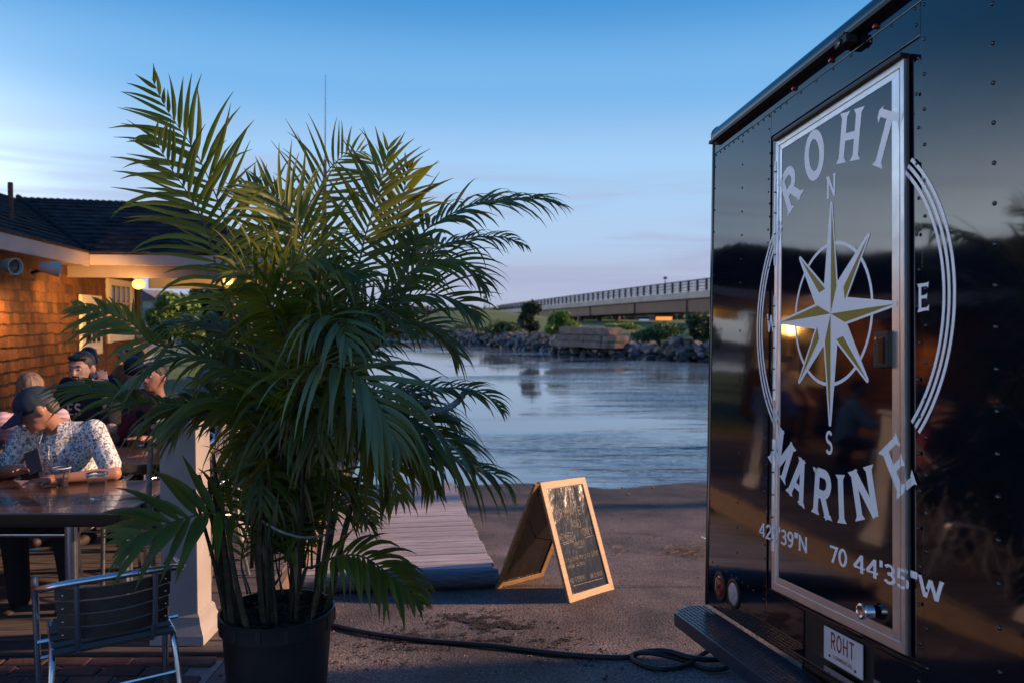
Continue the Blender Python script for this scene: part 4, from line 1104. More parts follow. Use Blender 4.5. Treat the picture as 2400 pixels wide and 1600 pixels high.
# ------------------------------------------------------------------ potted palm
PY = 3.5
POT = at(650, 1420, PY); POT.z = 0
pot_base = ramp_z(POT.x, PY) + .012
RIMZ = at(650, 1424, PY).z
palm = tag(empty('potted_palm', (POT.x, POT.y, pot_base)), 'large bushy areca palm in a dark nursery pot beside the deck post', 'potted palm')
PO = palm.location.copy()
hgt = RIMZ - pot_base
mb = MB().lathe([(.0001, 0), (.200, 0), (.206, .01), (.226, hgt * .55), (.234, hgt * .80), (.238, hgt - .075), (.250, hgt - .072), (.251, hgt - .008), (.253, hgt), (.244, hgt + .002), (.241, hgt - .02), (.236, hgt - .06), (.0001, hgt - .06)], seg=48)
pot = mb.build('pot', M['potplastic'], palm, smooth=True)
for k in range(14):
    a = 2 * math.pi * k / 14 + .2
    MB().box((.2515 * math.cos(a), .2515 * math.sin(a), hgt - .04), (.006, .022, .055), Matrix.Rotation(a, 3, 'Z')).build('rim_rib', M['potplastic'], pot, bevel=.002)
mb = MB(); 
for j in range(9):
    for i in range(24):
        r_, a = .238 * j / 8, 2 * math.pi * i / 24
        mb.v.append((r_ * math.cos(a), r_ * math.sin(a), hgt - .045 + .02 * noise.noise(V((r_ * 12 * math.cos(a), r_ * 12 * math.sin(a), 0))) - (.0 if j < 8 else .012)))
for j in range(8):
    for i in range(24): mb.f.append((j * 24 + i, j * 24 + (i + 1) % 24, (j + 1) * 24 + (i + 1) % 24, (j + 1) * 24 + i))
soil = mb.build('soil', M['soil'], palm, smooth='all')
# bark chips on the soil
mb = MB(); rnd = random.Random(8)
for i in range(260):
    a, r_ = rnd.uniform(0, 6.28), .225 * math.sqrt(rnd.random()); s_ = rnd.uniform(.006, .016)
    mb.box((r_ * math.cos(a), r_ * math.sin(a), hgt - .035 + rnd.uniform(-.008, .014)), (s_ * 1.8, s_, s_ * .5), Matrix.Rotation(rnd.uniform(0, 6.3), 3, 'Z') @ Matrix.Rotation(rnd.uniform(-.6, .6), 3, 'X'))
tag(mb.build('bark_mulch', M['soil'], palm), kind='stuff')

LEAVES = []          # joined leaflets of the many far fronds
def leaflet_geo(base, d0, N, length, width, g, rg, fold=.30):
    """curved, folded, tapering blade; returns verts, faces"""
    nseg = 6; p = V(base); d = V(d0).normalized(); vs = []; st = length / nseg
    bend = rg.uniform(-.22, .22)
    for i in range(nseg + 1):
        u = i / nseg
        w = width * (min(1, .30 + u * 3.4) if u < .22 else (1 - ((u - .22) / .78) ** 1.55)) * .5
        w = max(w, .0006)
        s_ = d.cross(N)
        if s_.length < 1e-4: s_ = d.orthogonal()
        s_.normalize(); up = s_.cross(d)
        vs += [p - s_ * w + up * w * fold, p.copy(), p + s_ * w + up * w * fold]
        p = p + d * st
        d = (d + V((0, 0, -1)) * g * (.35 + u * 1.1) * .33 + s_ * bend * .3).normalized()
        N = (N - d * N.dot(d)).normalized()
    fs = []
    for i in range(nseg):
        a = i * 3
        fs += [(a, a + 1, a + 4, a + 3), (a + 1, a + 2, a + 5, a + 4)]
    return vs, fs
def frond(pts, L=.26, g=.5, n=26, width=.026, N=None, individual=False, seed=0, stiff=.0, ang=(62, 26), start=.12, sym=1.0, stem_r=.006, stem_from=None, mat='leaf', shade=(.2, .9)):
    rg = random.Random(seed * 7 + 1)
    C = catmull(pts, 40)
    fr = MB(); base_pts = []
    if stem_from is not None:
        q0 = V(stem_from); m_ = (q0 + C[0]) / 2 + V((0, 0, .05)); base_pts = catmull([q0, m_, C[0]], 8)[:-1]
    allp = base_pts + C
    rs = [stem_r * (1.25 - 1.05 * i / (len(allp) - 1)) for i in range(len(allp))]
    fr.tube([p - PO for p in allp], rs, 6)
    fo = fr.build('frond', M['stem'], palm, smooth=True)
    Nw = V(N) if N is not None else None
    for side in (-1, 1):
        for k in range(n):
            u = start + (1 - start) * (k + .5 * (side > 0) * .6 + rg.uniform(-.12, .12)) / n
            u = min(max(u, 0), .995); f_ = u * 39; i = min(int(f_), 38); p = C[i].lerp(C[i + 1], f_ - i)
            T = (C[min(i + 2, 39)] - C[max(i - 1, 0)]).normalized()
            nn = Nw if Nw is not None else V((0, 0, 1))
            nn = nn - T * nn.dot(T)
            if nn.length < .05: nn = T.orthogonal()
            nn.normalize(); B = T.cross(nn) * side
            uu = (u - start) / (1 - start)
            th = R(ang[0] + (ang[1] - ang[0]) * uu + rg.uniform(-7, 7))
            d = T * math.cos(th) + B * math.sin(th) + nn * rg.uniform(.02, .28)
            prof = .62 + .75 * math.sin(math.pi * min(uu * .9 + .12, 1)) if uu < .55 else 1.37 * (1 - ((uu - .55) / .45) ** 1.3 * .84)
            ln = L * prof / 1.2 * (rg.uniform(.86, 1.12) if rg.random() > .06 else rg.uniform(.45, .75)) * (sym if side > 0 else 1)
            wd = width * (.75 + .35 * prof / 1.3) * rg.uniform(.85, 1.15)
            gg = max(0, g * rg.uniform(.6, 1.4) + (0 if rg.random() > .08 else rg.uniform(.3, .9)))
            vs, fs = leaflet_geo(p, d, nn + V((rg.uniform(-.2, .2), rg.uniform(-.2, .2), 0)), ln, wd, gg, rg)
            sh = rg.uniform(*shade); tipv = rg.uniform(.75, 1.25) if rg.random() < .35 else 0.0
            if individual:
                me = bpy.data.meshes.new('leaflet'); me.from_pydata([tuple(v - PO) for v in vs], [], fs); me.update()
                a_ = me.attributes.new('shade', 'FLOAT', 'POINT'); a_.data.foreach_set('value', [sh] * len(vs)); a2 = me.attributes.new('tip', 'FLOAT', 'POINT'); a2.data.foreach_set('value', [tipv * (i // 3) / 6 for i in range(len(vs))])
                me.polygons.foreach_set('use_smooth', [True] * len(fs))
                link('leaflet', me, M[mat] if rg.random() > .012 else M['dryleaf'], fo)
            else: LEAVES.append((vs, fs, sh, tipv))
    return fo
def P3(l_): return [at(x, y, PY + dy) for x, y, dy in l_]
CR = lambda x=660, y=1010, dy=0: at(x, y, PY + dy)      # crown centre where petioles leave the canes
CAM = V((0, -1, 0))
def Nc(up=.3): return V((0, -1, up)).normalized()
UPN = V((0, -.25, 1)).normalized()
# --- upright fronds facing the camera
frond(P3([(590, 800, .05), (555, 640, .08), (521, 500, .1), (467, 373, .1), (422, 303, .08), (390, 255, .05), (355, 182, 0)]), .31, .20, 22, 0.0216, Nc(.1), True, 1, ang=(58, 30), start=.25, stem_from=CR(640))
frond(P3([(570, 790, -.05), (515, 648, -.08), (480, 530, -.1), (441, 456, -.12), (394, 383, -.14), (355, 310, -.16)]), .30, .34, 22, 0.0208, Nc(.25), True, 2, ang=(66, 38), start=.12, stem_from=CR(640))
frond(P3([(700, 640, .25), (718, 503, .28), (750, 440, .3), (769, 401, .3), (798, 372, .32), (823, 357, .35), (858, 356, .4)]), .27, .22, 24, 0.0144, V((.35, -.9, .35)), False, 3, ang=(70, 40), stem_from=CR(680, 1000, .1))
frond(P3([(900, 700, .1), (925, 567, .1), (932, 516, .1), (945, 459, .08), (954, 408, .05), (958, 385, .03)]), .25, .22, 15, 0.0208, Nc(.1), True, 4, ang=(62, 24), start=.2, stem_from=CR(720))
frond(P3([(820, 700, -.02), (847, 593, 0), (855, 558, 0), (881, 471, 0), (906, 369, 0), (913, 342, 0)]), .28, .24, 19, 0.0192, Nc(.05), False, 5, ang=(58, 24), start=.1, stem_from=CR(700))
frond(P3([(690, 760, .1), (668, 650, .12), (655, 560, .15), (640, 500, .15), (600, 450, .15), (560, 430, .18)]), .26, .35, 22, 0.0192, V((.3, -.8, .5)), False, 6, ang=(62, 30), stem_from=CR(660))
frond(P3([(740, 700, .0), (720, 590, .0), (690, 520, -.02), (640, 455, -.05), (598, 430, -.05)]), .30, .3, 20, 0.0216, V((.2, -.7, .6)), False, 7, stem_from=CR(670))
# --- right arching fronds
frond(P3([(900, 760, .0), (980, 566, .02), (1028, 521, .05), (1079, 492, .06), (1139, 477, .08), (1203, 470, .1), (1267, 468, .12), (1327, 486, .14)]), .27, .85, 34, 0.0240, V((.0, -.38, .92)), True, 8, ang=(60, 20), start=.22, stem_from=CR(720))
frond(P3([(900, 800, .15), (960, 650, .2), (1028, 580, .25), (1079, 565, .28), (1123, 556, .3), (1187, 558, .3), (1238, 580, .32)]), .20, .9, 30, 0.0192, V((.0, -.4, .9)), False, 9, start=.2, stem_from=CR(720))
frond(P3([(880, 740, -.05), (960, 640, -.05), (1030, 610, -.05), (1090, 625, -.05), (1140, 670, -.05)]), .30, .75, 22, 0.0208, V((.1, -.5, .9)), False, 10, stem_from=CR(730))
frond(P3([(860, 800, -.12), (940, 710, -.15), (1010, 690, -.18), (1080, 710, -.2), (1120, 745, -.2)]), .28, .55, 20, 0.0216, V((0, -.5, .9)), False, 11, stem_from=CR(740))
frond(P3([(840, 860, .0), (930, 770, .0), (1000, 765, .0), (1040, 790, .02), (1070, 840, .02)]), .30, .7, 20, 0.0224, V((0, -.35, .95)), False, 12, stem_from=CR(740))
frond(P3([(800, 960, -.05), (890, 915, -.1), (970, 915, -.12), (1028, 908, -.12), (1105, 912, -.1), (1151, 934, -.1), (1182, 968, -.1)]), .20, .9, 24, 0.0192, V((.1, -.3, .95)), False, 13, start=.3, stem_from=CR(740, 1060))
frond(P3([(760, 1010, -.1), (850, 975, -.15), (930, 975, -.2), (1000, 1000, -.22), (1060, 1040, -.22), (1110, 1090, -.22)]), .40, 1.15, 26, 0.0331, V((0, -.2, 1)), True, 14, ang=(70, 30), start=.1, stem_from=CR(720, 1080))
frond(P3([(790, 1050, .05), (880, 1010, .05), (960, 1015, .05), (1030, 1050, .05), (1090, 1085, .05), (1160, 1112, .05), (1195, 1150, .05)]), .34, 1.2, 26, 0.0256, V((0, -.2, 1)), False, 15, start=.1, stem_from=CR(720, 1100))
frond(P3([(760, 1040, .15), (840, 960, .2), (930, 930, .22), (1000, 950, .25), (1060, 990, .25)]), .38, 1.1, 24, 0.0256, V((0, -.2, 1)), False, 16, stem_from=CR(720, 1080))
# --- front fronds; sky light painted into the first two by a paler leaf
frond(P3([(690, 900, -.15), (720, 780, -.32), (767, 738, -.42), (796, 763, -.52), (822, 815, -.58)]), .33, .85, 20, 0.0239, V((.15, -.55, .85)), True, 17, mat='leaflit', ang=(76, 24), start=.3, stem_from=CR(680))
frond(P3([(690, 960, -.2), (705, 880, -.38), (740, 850, -.46), (796, 856, -.52), (850, 890, -.55), (890, 955, -.56), (938, 1060, -.56)]), .36, .9, 22, 0.0276, V((.3, -.6, .8)), True, 18, mat='leaflit', ang=(78, 18), start=.22, stem_from=CR(690))
frond(P3([(700, 900, -.1), (760, 800, -.2), (840, 745, -.3), (920, 740, -.35), (985, 790, -.36)]), .28, .7, 20, 0.0208, V((.1, -.5, .9)), False, 19, stem_from=CR(700))
frond(P3([(680, 850, -.1), (660, 700, -.25), (700, 620, -.32), (760, 610, -.36), (800, 650, -.36)]), .26, .55, 20, 0.0216, V((0, -.7, .7)), False, 20, stem_from=CR(680))
frond(P3([(680, 820, -.1), (620, 690, -.25), (570, 640, -.35), (520, 640, -.4)]), .30, .5, 20, 0.0224, V((.2, -.7, .7)), False, 21, stem_from=CR(660))
frond(P3([(700, 830, -.2), (740, 700, -.35), (790, 640, -.42), (850, 650, -.45)]), .30, .6, 20, 0.0224, V((0, -.6, .8)), False, 22, stem_from=CR(690))
# --- left drooping fronds
frond(P3([(560, 900, -.02), (448, 816, -.02), (395, 812, -.05), (350, 800, -.08), (318, 765, -.08), (292, 748, -.08), (230, 728, -.08), (172, 713, -.1)]), .22, .42, 15, 0.0240, V((-.1, -.95, .25)), False, 23, ang=(52, 26), start=.45, sym=.5, stem_from=CR(640))
frond(P3([(580, 860, .05), (536, 788, .05), (494, 760, .05), (441, 752, .04), (375, 768, .04), (346, 802, .04)]), .22, .95, 22, 0.0208, UPN, False, 24, start=.15, stem_from=CR(640))
frond(P3([(590, 965, -.1), (480, 950, -.14), (417, 948, -.16), (360, 944, -.16), (308, 934, -.16), (255, 915, -.16), (185, 902, -.16), (128, 904, -.16)]), .25, .75, 26, 0.0200, V((-.15, -.45, .9)), True, 25, ang=(52, 20), start=.32, sym=.5, stem_from=CR(630))
frond(P3([(600, 930, -.02), (520, 850, -.04), (450, 835, -.06), (390, 850, -.06), (340, 885, -.06), (315, 930, -.05)]), .32, 1.1, 24, 0.0256, V((0, -.3, 1)), False, 26, stem_from=CR(640))
frond(P3([(600, 1000, -.1), (540, 945, -.12), (470, 945, -.14), (410, 960, -.14), (362, 985, -.14)]), .34, 1.15, 22, 0.0313, V((0, -.3, 1)), True, 27, start=.05, stem_from=CR(640, 1060))
frond(P3([(600, 1010, .1), (545, 960, .12), (490, 960, .15), (440, 990, .15), (415, 1030, .15)]), .34, 1.1, 22, 0.0240, V((0, -.3, 1)), False, 28, stem_from=CR(640, 1060))
# --- low side fronds
frond(P3([(600, 1230, -.12), (545, 1203, -.2), (488, 1202, -.26), (430, 1214, -.3), (382, 1231, -.34), (335, 1250, -.36), (285, 1275, -.38)]), .28, .34, 13, 0.0386, V((-.25, -.75, .6)), True, 29, ang=(80, 26), start=.22, stem_from=at(625, 1330, PY - .05))
frond(P3([(730, 1330, -.1), (765, 1312, -.14), (808, 1300, -.16), (852, 1304, -.18), (900, 1335, -.2), (950, 1375, -.22), (990, 1418, -.22)]), .22, .95, 22, 0.0258, V((.1, -.5, .9)), True, 30, ang=(70, 26), start=.12, stem_from=at(700, 1390, PY - .05))
frond(P3([(700, 1230, .1), (760, 1180, .15), (830, 1190, .18), (880, 1230, .2)]), .22, .9, 16, 0.0176, V((0, -.4, .9)), False, 31, stem_from=at(680, 1330, PY))
# --- inner fill
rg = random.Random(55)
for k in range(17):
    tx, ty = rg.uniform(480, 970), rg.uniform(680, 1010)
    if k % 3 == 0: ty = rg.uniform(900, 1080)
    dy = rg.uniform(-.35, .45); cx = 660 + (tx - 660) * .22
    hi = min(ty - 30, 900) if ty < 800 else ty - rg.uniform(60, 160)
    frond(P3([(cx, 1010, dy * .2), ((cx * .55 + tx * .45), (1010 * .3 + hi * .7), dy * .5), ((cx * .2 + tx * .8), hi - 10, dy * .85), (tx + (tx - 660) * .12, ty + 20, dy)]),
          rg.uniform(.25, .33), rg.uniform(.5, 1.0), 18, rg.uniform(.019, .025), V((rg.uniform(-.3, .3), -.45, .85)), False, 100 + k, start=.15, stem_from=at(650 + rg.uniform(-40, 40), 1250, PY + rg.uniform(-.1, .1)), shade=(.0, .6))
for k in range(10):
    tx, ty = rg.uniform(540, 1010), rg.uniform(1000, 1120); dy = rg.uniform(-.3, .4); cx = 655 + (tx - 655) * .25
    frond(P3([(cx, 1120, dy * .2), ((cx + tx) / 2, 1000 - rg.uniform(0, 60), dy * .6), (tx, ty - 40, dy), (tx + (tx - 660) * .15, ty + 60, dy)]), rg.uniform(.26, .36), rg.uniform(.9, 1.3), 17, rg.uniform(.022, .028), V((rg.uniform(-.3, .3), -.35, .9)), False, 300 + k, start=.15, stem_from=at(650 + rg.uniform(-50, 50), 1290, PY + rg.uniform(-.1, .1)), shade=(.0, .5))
# --- thin young stems and small low shoots
for k in range(14):
    x = rg.uniform(575, 745); tx = x + rg.uniform(-130, 170); ty = rg.uniform(1120, 1260); dy = rg.uniform(-.2, .35)
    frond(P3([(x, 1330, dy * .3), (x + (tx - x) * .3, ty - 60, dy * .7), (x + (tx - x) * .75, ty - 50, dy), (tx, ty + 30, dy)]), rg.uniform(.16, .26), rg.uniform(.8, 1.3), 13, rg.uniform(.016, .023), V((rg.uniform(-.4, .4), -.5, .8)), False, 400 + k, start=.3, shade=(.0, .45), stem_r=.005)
for k in range(10):
    x = rg.uniform(560, 760); b0 = at(x, 1390, PY + rg.uniform(-.12, .15))
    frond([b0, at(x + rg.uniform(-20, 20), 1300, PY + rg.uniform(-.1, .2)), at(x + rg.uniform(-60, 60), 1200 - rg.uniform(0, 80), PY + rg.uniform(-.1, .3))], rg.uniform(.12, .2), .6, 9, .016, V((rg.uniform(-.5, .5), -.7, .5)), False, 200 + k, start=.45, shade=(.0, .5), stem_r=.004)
# canes
for k in range(24):
    a = rg.uniform(0, 6.28); r_ = .20 * math.sqrt(rg.random()) + .02
    b0 = V((POT.x + r_ * math.cos(a), POT.y + r_ * math.sin(a), RIMZ - .06)); sp = V((b0.x - POT.x, b0.y - POT.y, 0))
    H_ = rg.uniform(.5, .85); top = b0 + sp * rg.uniform(.3, .9) + V((rg.uniform(-.03, .03), rg.uniform(-.03, .03), H_))
    mid = b0.lerp(top, .5) + V((rg.uniform(-.02, .02), 0, 0)); cpts = catmull([b0, mid, top], 22); rc = rg.uniform(.008, .016)
    MB().tube([p - PO for p in cpts], [rc * (1.15 - .5 * i / 21) * (1.10 if i % 4 == 0 else 1) for i in range(22)], 8).build('cane', M['cane'], palm, smooth=True)
# papery sheaths
for k in range(7):
    x = rg.uniform(590, 720); p = at(x, rg.uniform(1170, 1330), PY - .18 + rg.uniform(-.05, .05))
    vs, fs = leaflet_geo(p, V((rg.uniform(-.4, .4), -.1, rg.choice([1, -1]) * .9)), V((0, -1, 0)), rg.uniform(.10, .2), .022, .5, rg, .15)
    me = bpy.data.meshes.new('dry_sheath'); me.from_pydata([tuple(v - PO) for v in vs], [], fs); me.update(); a_ = me.attributes.new('shade', 'FLOAT', 'POINT'); a_.data.foreach_set('value', [.1] * len(vs)); link('dry_sheath', me, M['leaf'] if k % 2 else M['dryleaf'], palm)
# joined leaflets
vs_, fs_, sh_ = [], [], []
tp_ = []
for vs, fs, sh, tipv in LEAVES:
    n0 = len(vs_); vs_ += [tuple(v - PO) for v in vs]; fs_ += [tuple(i + n0 for i in f) for f in fs]; sh_ += [sh] * len(vs); tp_ += [tipv * (i // 3) / 6 for i in range(len(vs))]
me = bpy.data.meshes.new('leaflets'); me.from_pydata(vs_, [], fs_); me.update(); a_ = me.attributes.new('shade', 'FLOAT', 'POINT'); a_.data.foreach_set('value', sh_); a2 = me.attributes.new('tip', 'FLOAT', 'POINT'); a2.data.foreach_set('value', tp_); me.polygons.foreach_set('use_smooth', [True] * len(fs_))
tag(link('leaflets', me, M['leaf'], palm), kind='stuff')
# tie cord round the canes
tie = [at(x, y, PY + d) for x, y, d in ((610, 1215, -.05), (618, 1222, -.17), (660, 1245, -.22), (710, 1258, -.20), (755, 1254, -.14), (775, 1246, -.05), (770, 1238, .1), (690, 1225, .2), (620, 1215, .1), (610, 1215, -.05))]
MB().tube([p - PO for p in catmull(tie, 60)], .0055, 8).build('tie_cord', M['rope'], palm, smooth=True)
# ------------------------------------------------------------------ thick twisted rope in the fronds
def twisted(pts, r, turns, mat, name, parent=None, seg=160):
    C = catmull(pts, seg); m_ = MB()
    for s_ in range(3):
        q = []
        prev = None
        for i, p in enumerate(C):
            t = (C[min(i + 1, seg - 1)] - C[max(i - 1, 0)]).normalized()
            x = (prev - t * prev.dot(t)).normalized() if prev is not None else t.orthogonal().normalized()
            prev = x; y_ = t.cross(x); a = 2 * math.pi * (s_ / 3 + turns * i / seg); q.append(p + (x * math.cos(a) + y_ * math.sin(a)) * r * .52)
        m_.tube(q, r * .58, 7)
    return m_.build(name, mat, parent, smooth=True)

# ------------------------------------------------------------------ rope posts along the deck edge
def rope_post(x, y, w, h, label):
    t = tag(empty('rail_post', (x, y, .002)), label, 'post')
    MB().box((0, 0, h / 2), (w, w, h)).build('shaft', M['postwhite'], t, bevel=.006)
    b_ = w / 2
    mb = MB()
    prof = [(b_ + .001, .15), (b_ + .012, .135), (b_ + .018, .10), (b_ + .042, .045), (b_ + .045, .0)]
    for i in range(len(prof) - 1):
        (r0, z0), (r1, z1) = prof[i], prof[i + 1]
        c4 = [(-1, -1), (1, -1), (1, 1), (-1, 1)]
        for k in range(4):
            a, c = c4[k], c4[(k + 1) % 4]; mb.add([(a[0] * r0, a[1] * r0, z0), (c[0] * r0, c[1] * r0, z0), (c[0] * r1, c[1] * r1, z1), (a[0] * r1, a[1] * r1, z1)], [(0, 1, 2, 3)])
    mb.build('base_moulding', M['postwhite'], t)
    MB().box((0, 0, h + .02), (w + .06, w + .06, .04)).build('cap', M['postwhite'], t, bevel=.008)
    return t
rope_post(-1.735, 4.17, .19, 1.12, 'square cream post with moulded base left of the palm pot')
rope_post(-2.17, 6.05, .17, 1.12, 'second square cream post farther back behind the palm')
rope_post(-2.45, 8.3, .17, 1.12, 'third square cream post far back behind the palm')
r_ = twisted([V((-1.885, 4.10, 1.02)), V((-1.893, 4.09, .8)), V((-1.888, 4.09, .55)), V((-1.872, 4.09, .36))], .013, 22, M['rope'], 'hanging_rope')
tag(r_, 'pale twisted rope hanging beside the near cream post', 'rope')
tag(twisted([V((-1.70, 4.28, 1.0)), V((-1.85, 4.9, .80)), V((-2.05, 5.5, .80)), V((-2.15, 5.95, 1.0))], .016, 30, M['rope'], 'rail_rope'), 'pale rope slung between the near and second post', 'rope')
tag(twisted([at(845, 985, 3.55), at(900, 975, 3.42), at(960, 985, 3.36), at(1010, 962, 3.32), at(1045, 958, 3.30), at(1075, 938, 3.32), at(1092, 916, 3.36), at(1104, 918, 3.44)], .0135, 13, M['ropeblue'], 'blue_rope'), 'thick blue white twisted rope hanging through the right palm fronds', 'rope')
# diagonal wire net between the posts
net = tag(empty('wire_net', (-1.66, 4.3, 0)), 'diagonal wire net strung between the near and second post', 'net')
a0, a1 = V((-1.70, 4.29, 0)), V((-2.12, 5.95, 0))
for k in range(9):
    u0 = k / 9.0; u1 = u0 + .42
    for s_ in (0, 1):
        p = a0.lerp(a1, u0); q = a0.lerp(a1, min(u1, 1)); h1 = .12 + .78 * min(1, (1 - u0) / .42) if u1 > 1 else .9
        p.z, q.z = (.12, h1) if s_ == 0 else (.9, 1.02 - h1)
        MB().tube([p - net.location, q - net.location], .0035, 6).build('wire', M['rope'], net)

# ------------------------------------------------------------------ whip antenna behind the palm
an = tag(empty('whip_antenna', at(760, 560, 11.5) - V((0, 0, 2.8))), 'tall thin whip antenna on a reddish pole behind the palm', 'antenna')
za = an.location.z
def zrel(py): return at(760, py, 11.5).z - za
MB().tube([(0, 0, 0), (0, 0, zrel(500)), (0.02, 0, zrel(375))], [.045, .035, .022], 10).build('pole', pmat('antenna_pole', (.34, .15, .09), (.25, .10, .06), rough=.5), an, smooth=True)
MB().tube([(0.02, 0, zrel(380)), (.035, 0, zrel(176))], [.012, .005], 6).build('whip', M['fixture'], an, smooth=True)

# ------------------------------------------------------------------ tables
def table(name, x0, x1, y0, y1, label, n=6, z=.74):
    t = tag(empty(name, ((x0 + x1) / 2, (y0 + y1) / 2, 0)), label, 'table'); W, D = x1 - x0, y1 - y0
    rg = random.Random(int(x0 * 10))
    for i in range(n):
        d = D / n
        o = MB().box((0, 0, 0), (W, d - .004, .035)).build('board', M['tabletop'], t, bevel=.003); o.location = (0, -D / 2 + d * (i + .5), z - .0175 + rg.uniform(-.0007, .0007))
    MB().box((0, -D / 2 - .008, z - .03), (W + .02, .014, .055)).build('edge_band', M['blackgloss'], t, bevel=.003)
    MB().box((W / 2 + .008, 0, z - .03), (.014, D + .03, .055)).build('edge_band', M['blackgloss'], t, bevel=.003)
    MB().box((0, 0, z - .06), (W - .1, D - .12, .05)).build('apron', M['black'], t)
    for sx in (-1, 1):
        for sy in (-1, 1):
            MB().tube([(sx * (W / 2 - .30), sy * (D / 2 - .12), 0), (sx * (W / 2 - .30), sy * (D / 2 - .12), z - .07)], .030, 14).build('leg', M['alu'], t, smooth=True)
    for sy in (-1, 1): MB().tube([(-W / 2 + .3, sy * (D / 2 - .12), .60), (W / 2 - .3, sy * (D / 2 - .12), .60)], .012, 10).build('cross_rail', M['alu'], t, smooth=True)
    return t
table('dining_table', -3.55, -1.93, 3.84, 4.62, 'dark varnished plank table with two plastic cups near the palm')
table('dining_table', -4.1, -2.15, 5.15, 5.85, 'dark plank table behind the man in the cap')
table('dining_table', -4.9, -3.2, 7.0, 7.8, 'dark plank table farther back by the shingled wall')

# ------------------------------------------------------------------ aluminium chairs
def make_chair():
    t = empty('aluminium_chair')
    def bend(pts, n=40): return catmull(pts, n)
    top = bend([(-.245, .24, 0.0), (-.25, .235, .30), (-.255, .22, .58), (-.26, .12, .64), (-.262, -.05, .655), (-.245, -.19, .69), (-.16, -.262, .715), (0, -.285, .722), (.16, -.262, .715), (.245, -.19, .69), (.262, -.05, .655), (.26, .12, .64), (.255, .22, .58), (.25, .235, .30), (.245, .24, 0.0)], 90)
    MB().tube(top, .0135, 10).build('arm_tube', M['alu'], t, smooth=True)
    for s_ in (-1, 1):
        MB().tube(bend([(s_ * .205, .20, .43), (s_ * .21, -.08, .43), (s_ * .215, -.17, .40), (s_ * .225, -.22, .25), (s_ * .235, -.28, 0)]), .0125, 10).build('leg', M['alu'], t, smooth=True)
        MB().tube(bend([(s_ * .135, -.268, .715), (s_ * .135, -.255, .60), (s_ * .133, -.235, .48), (s_ * .13, -.20, .425), (s_ * .13, -.12, .415)], 20), .011, 8).build('back_upright', M['alu'], t, smooth=True)
        MB().tube([(s_ * .258, -.02, .43), (s_ * .2, -.02, .43)], .010, 8).build('side_bracket', M['alu'], t)
    MB().tube([(-.222, -.205, .27), (.222, -.205, .27)], .009, 8).build('stretcher', M['alu'], t, smooth=True)
    MB().tube([(-.25, .235, .27), (.25, .235, .27)], .009, 8).build('stretcher', M['alu'], t, smooth=True)
    for k in range(4):     # curved back slats
        z = .505 + k * .052; m_ = MB(); N_ = 14; half = .205 - .004 * (3 - k)
        for i in range(N_ + 1):
            u = -1 + 2 * i / N_; x = u * half; y = -.262 + .070 * u * u + (.70 - z) * .11
            for (dy, dz) in ((-.006, -.0222), (.006, -.0222), (.006, .0222), (-.006, .0222)): m_.v.append((x, y + dy, z + dz))
        for i in range(N_):
            for q in range(4): m_.f.append((i * 4 + q, i * 4 + (q + 1) % 4, i * 4 + 4 + (q + 1) % 4, i * 4 + 4 + q))
        m_.f += [(0, 1, 2, 3), (N_ * 4, N_ * 4 + 1, N_ * 4 + 2, N_ * 4 + 3)]
        m_.build('back_slat', M['slat'], t)
    for k in range(7):
        MB().box((0, -.17 + k * .060, .447 - .006 * abs(k - 3)), (.43, .050, .013)).build('seat_slat', M['slat'], t, bevel=.003)
    for s_ in (-1, 1):
        for k in range(4):
            MB().lathe([(.004, 0), (.003, .002), (.0001, .003)], (s_ * .18, -.215 + (.70 - .505 - k * .052) * .11 - .012, .505 + k * .052), 6, Matrix.Rotation(R(90), 3, 'X')).build('rivet', M['alu'], t)
    return t
CH = make_chair()
used = [0]
def chair(x, y, rz, label, z=.003):
    o = CH if not used[0] else copy_tree(CH); used[0] = 1
    o.location = (x, y, z); o.rotation_euler = (0, 0, rz); tag(o, label, 'chair', 'aluminium bistro chairs'); return o
chair(-1.66, 3.22, R(33), 'aluminium chair with dark slats standing nearest the camera, back towards us', -.008)
chair(-2.75, 5.02, R(180), 'aluminium chair the man in the cap sits on')
chair(-2.08, 5.03, R(150), 'empty aluminium chair right of the man in the cap')
chair(-3.45, 5.0, R(200), 'aluminium chair left of the man in the cap, mostly out of view')
chair(-3.55, 6.35, R(185), 'aluminium chair of the dark haired man facing us')
chair(-2.75, 6.4, R(170), 'aluminium chair behind the second table under the palm leaves')

# ------------------------------------------------------------------ cups, phone
M['cup'] = pmat('cup', (0.85, 0.87, 0.9), rough=0.08)
bsdf(M['cup']).inputs['Transmission Weight'].default_value = 0.97; bsdf(M['cup']).inputs['IOR'].default_value = 1.2
M['drink'] = pmat('drink', (.55, .45, .42), rough=.2); bsdf(M['drink']).inputs['Transmission Weight'].default_value = .6
def cup(p, label, fill=0.0, straw=False, s_=1.0):
    t = tag(empty('plastic_cup', p), label, 'cup', 'clear plastic cups on the tables')
    prof = [(.0001, .002), (.026, .0), (.027, .003), (.037, .085), (.0395, .095), (.042, .097), (.042, .100), (.0385, .101), (.0355, .086), (.0255, .005), (.0001, .005)]
    o = MB().lathe([(r_ * s_, z * s_) for r_, z in prof], seg=28).build('cup_wall', M['cup'], t, smooth=True)
    MB().lathe([(.0405 * s_, .0965 * s_), (.0432 * s_, .0985 * s_), (.0405 * s_, .1015 * s_), (.039 * s_, .0995 * s_), (.0405 * s_, .0965 * s_)], seg=28).build('rim', M['vinyl'], t, smooth=True)
    if fill: MB().lathe([(.0001, .007), (.0250, .007), (.0252 + .0095 * fill, .007 + .078 * fill), (.0001, .007 + .078 * fill)], seg=24).build('drink', M['drink'], t, smooth=True)
    if straw: MB().tube([(-.012, 0, .01), (.028, .01, .128)], .0032, 8).build('straw', M['black'], t, smooth=True)
    return t
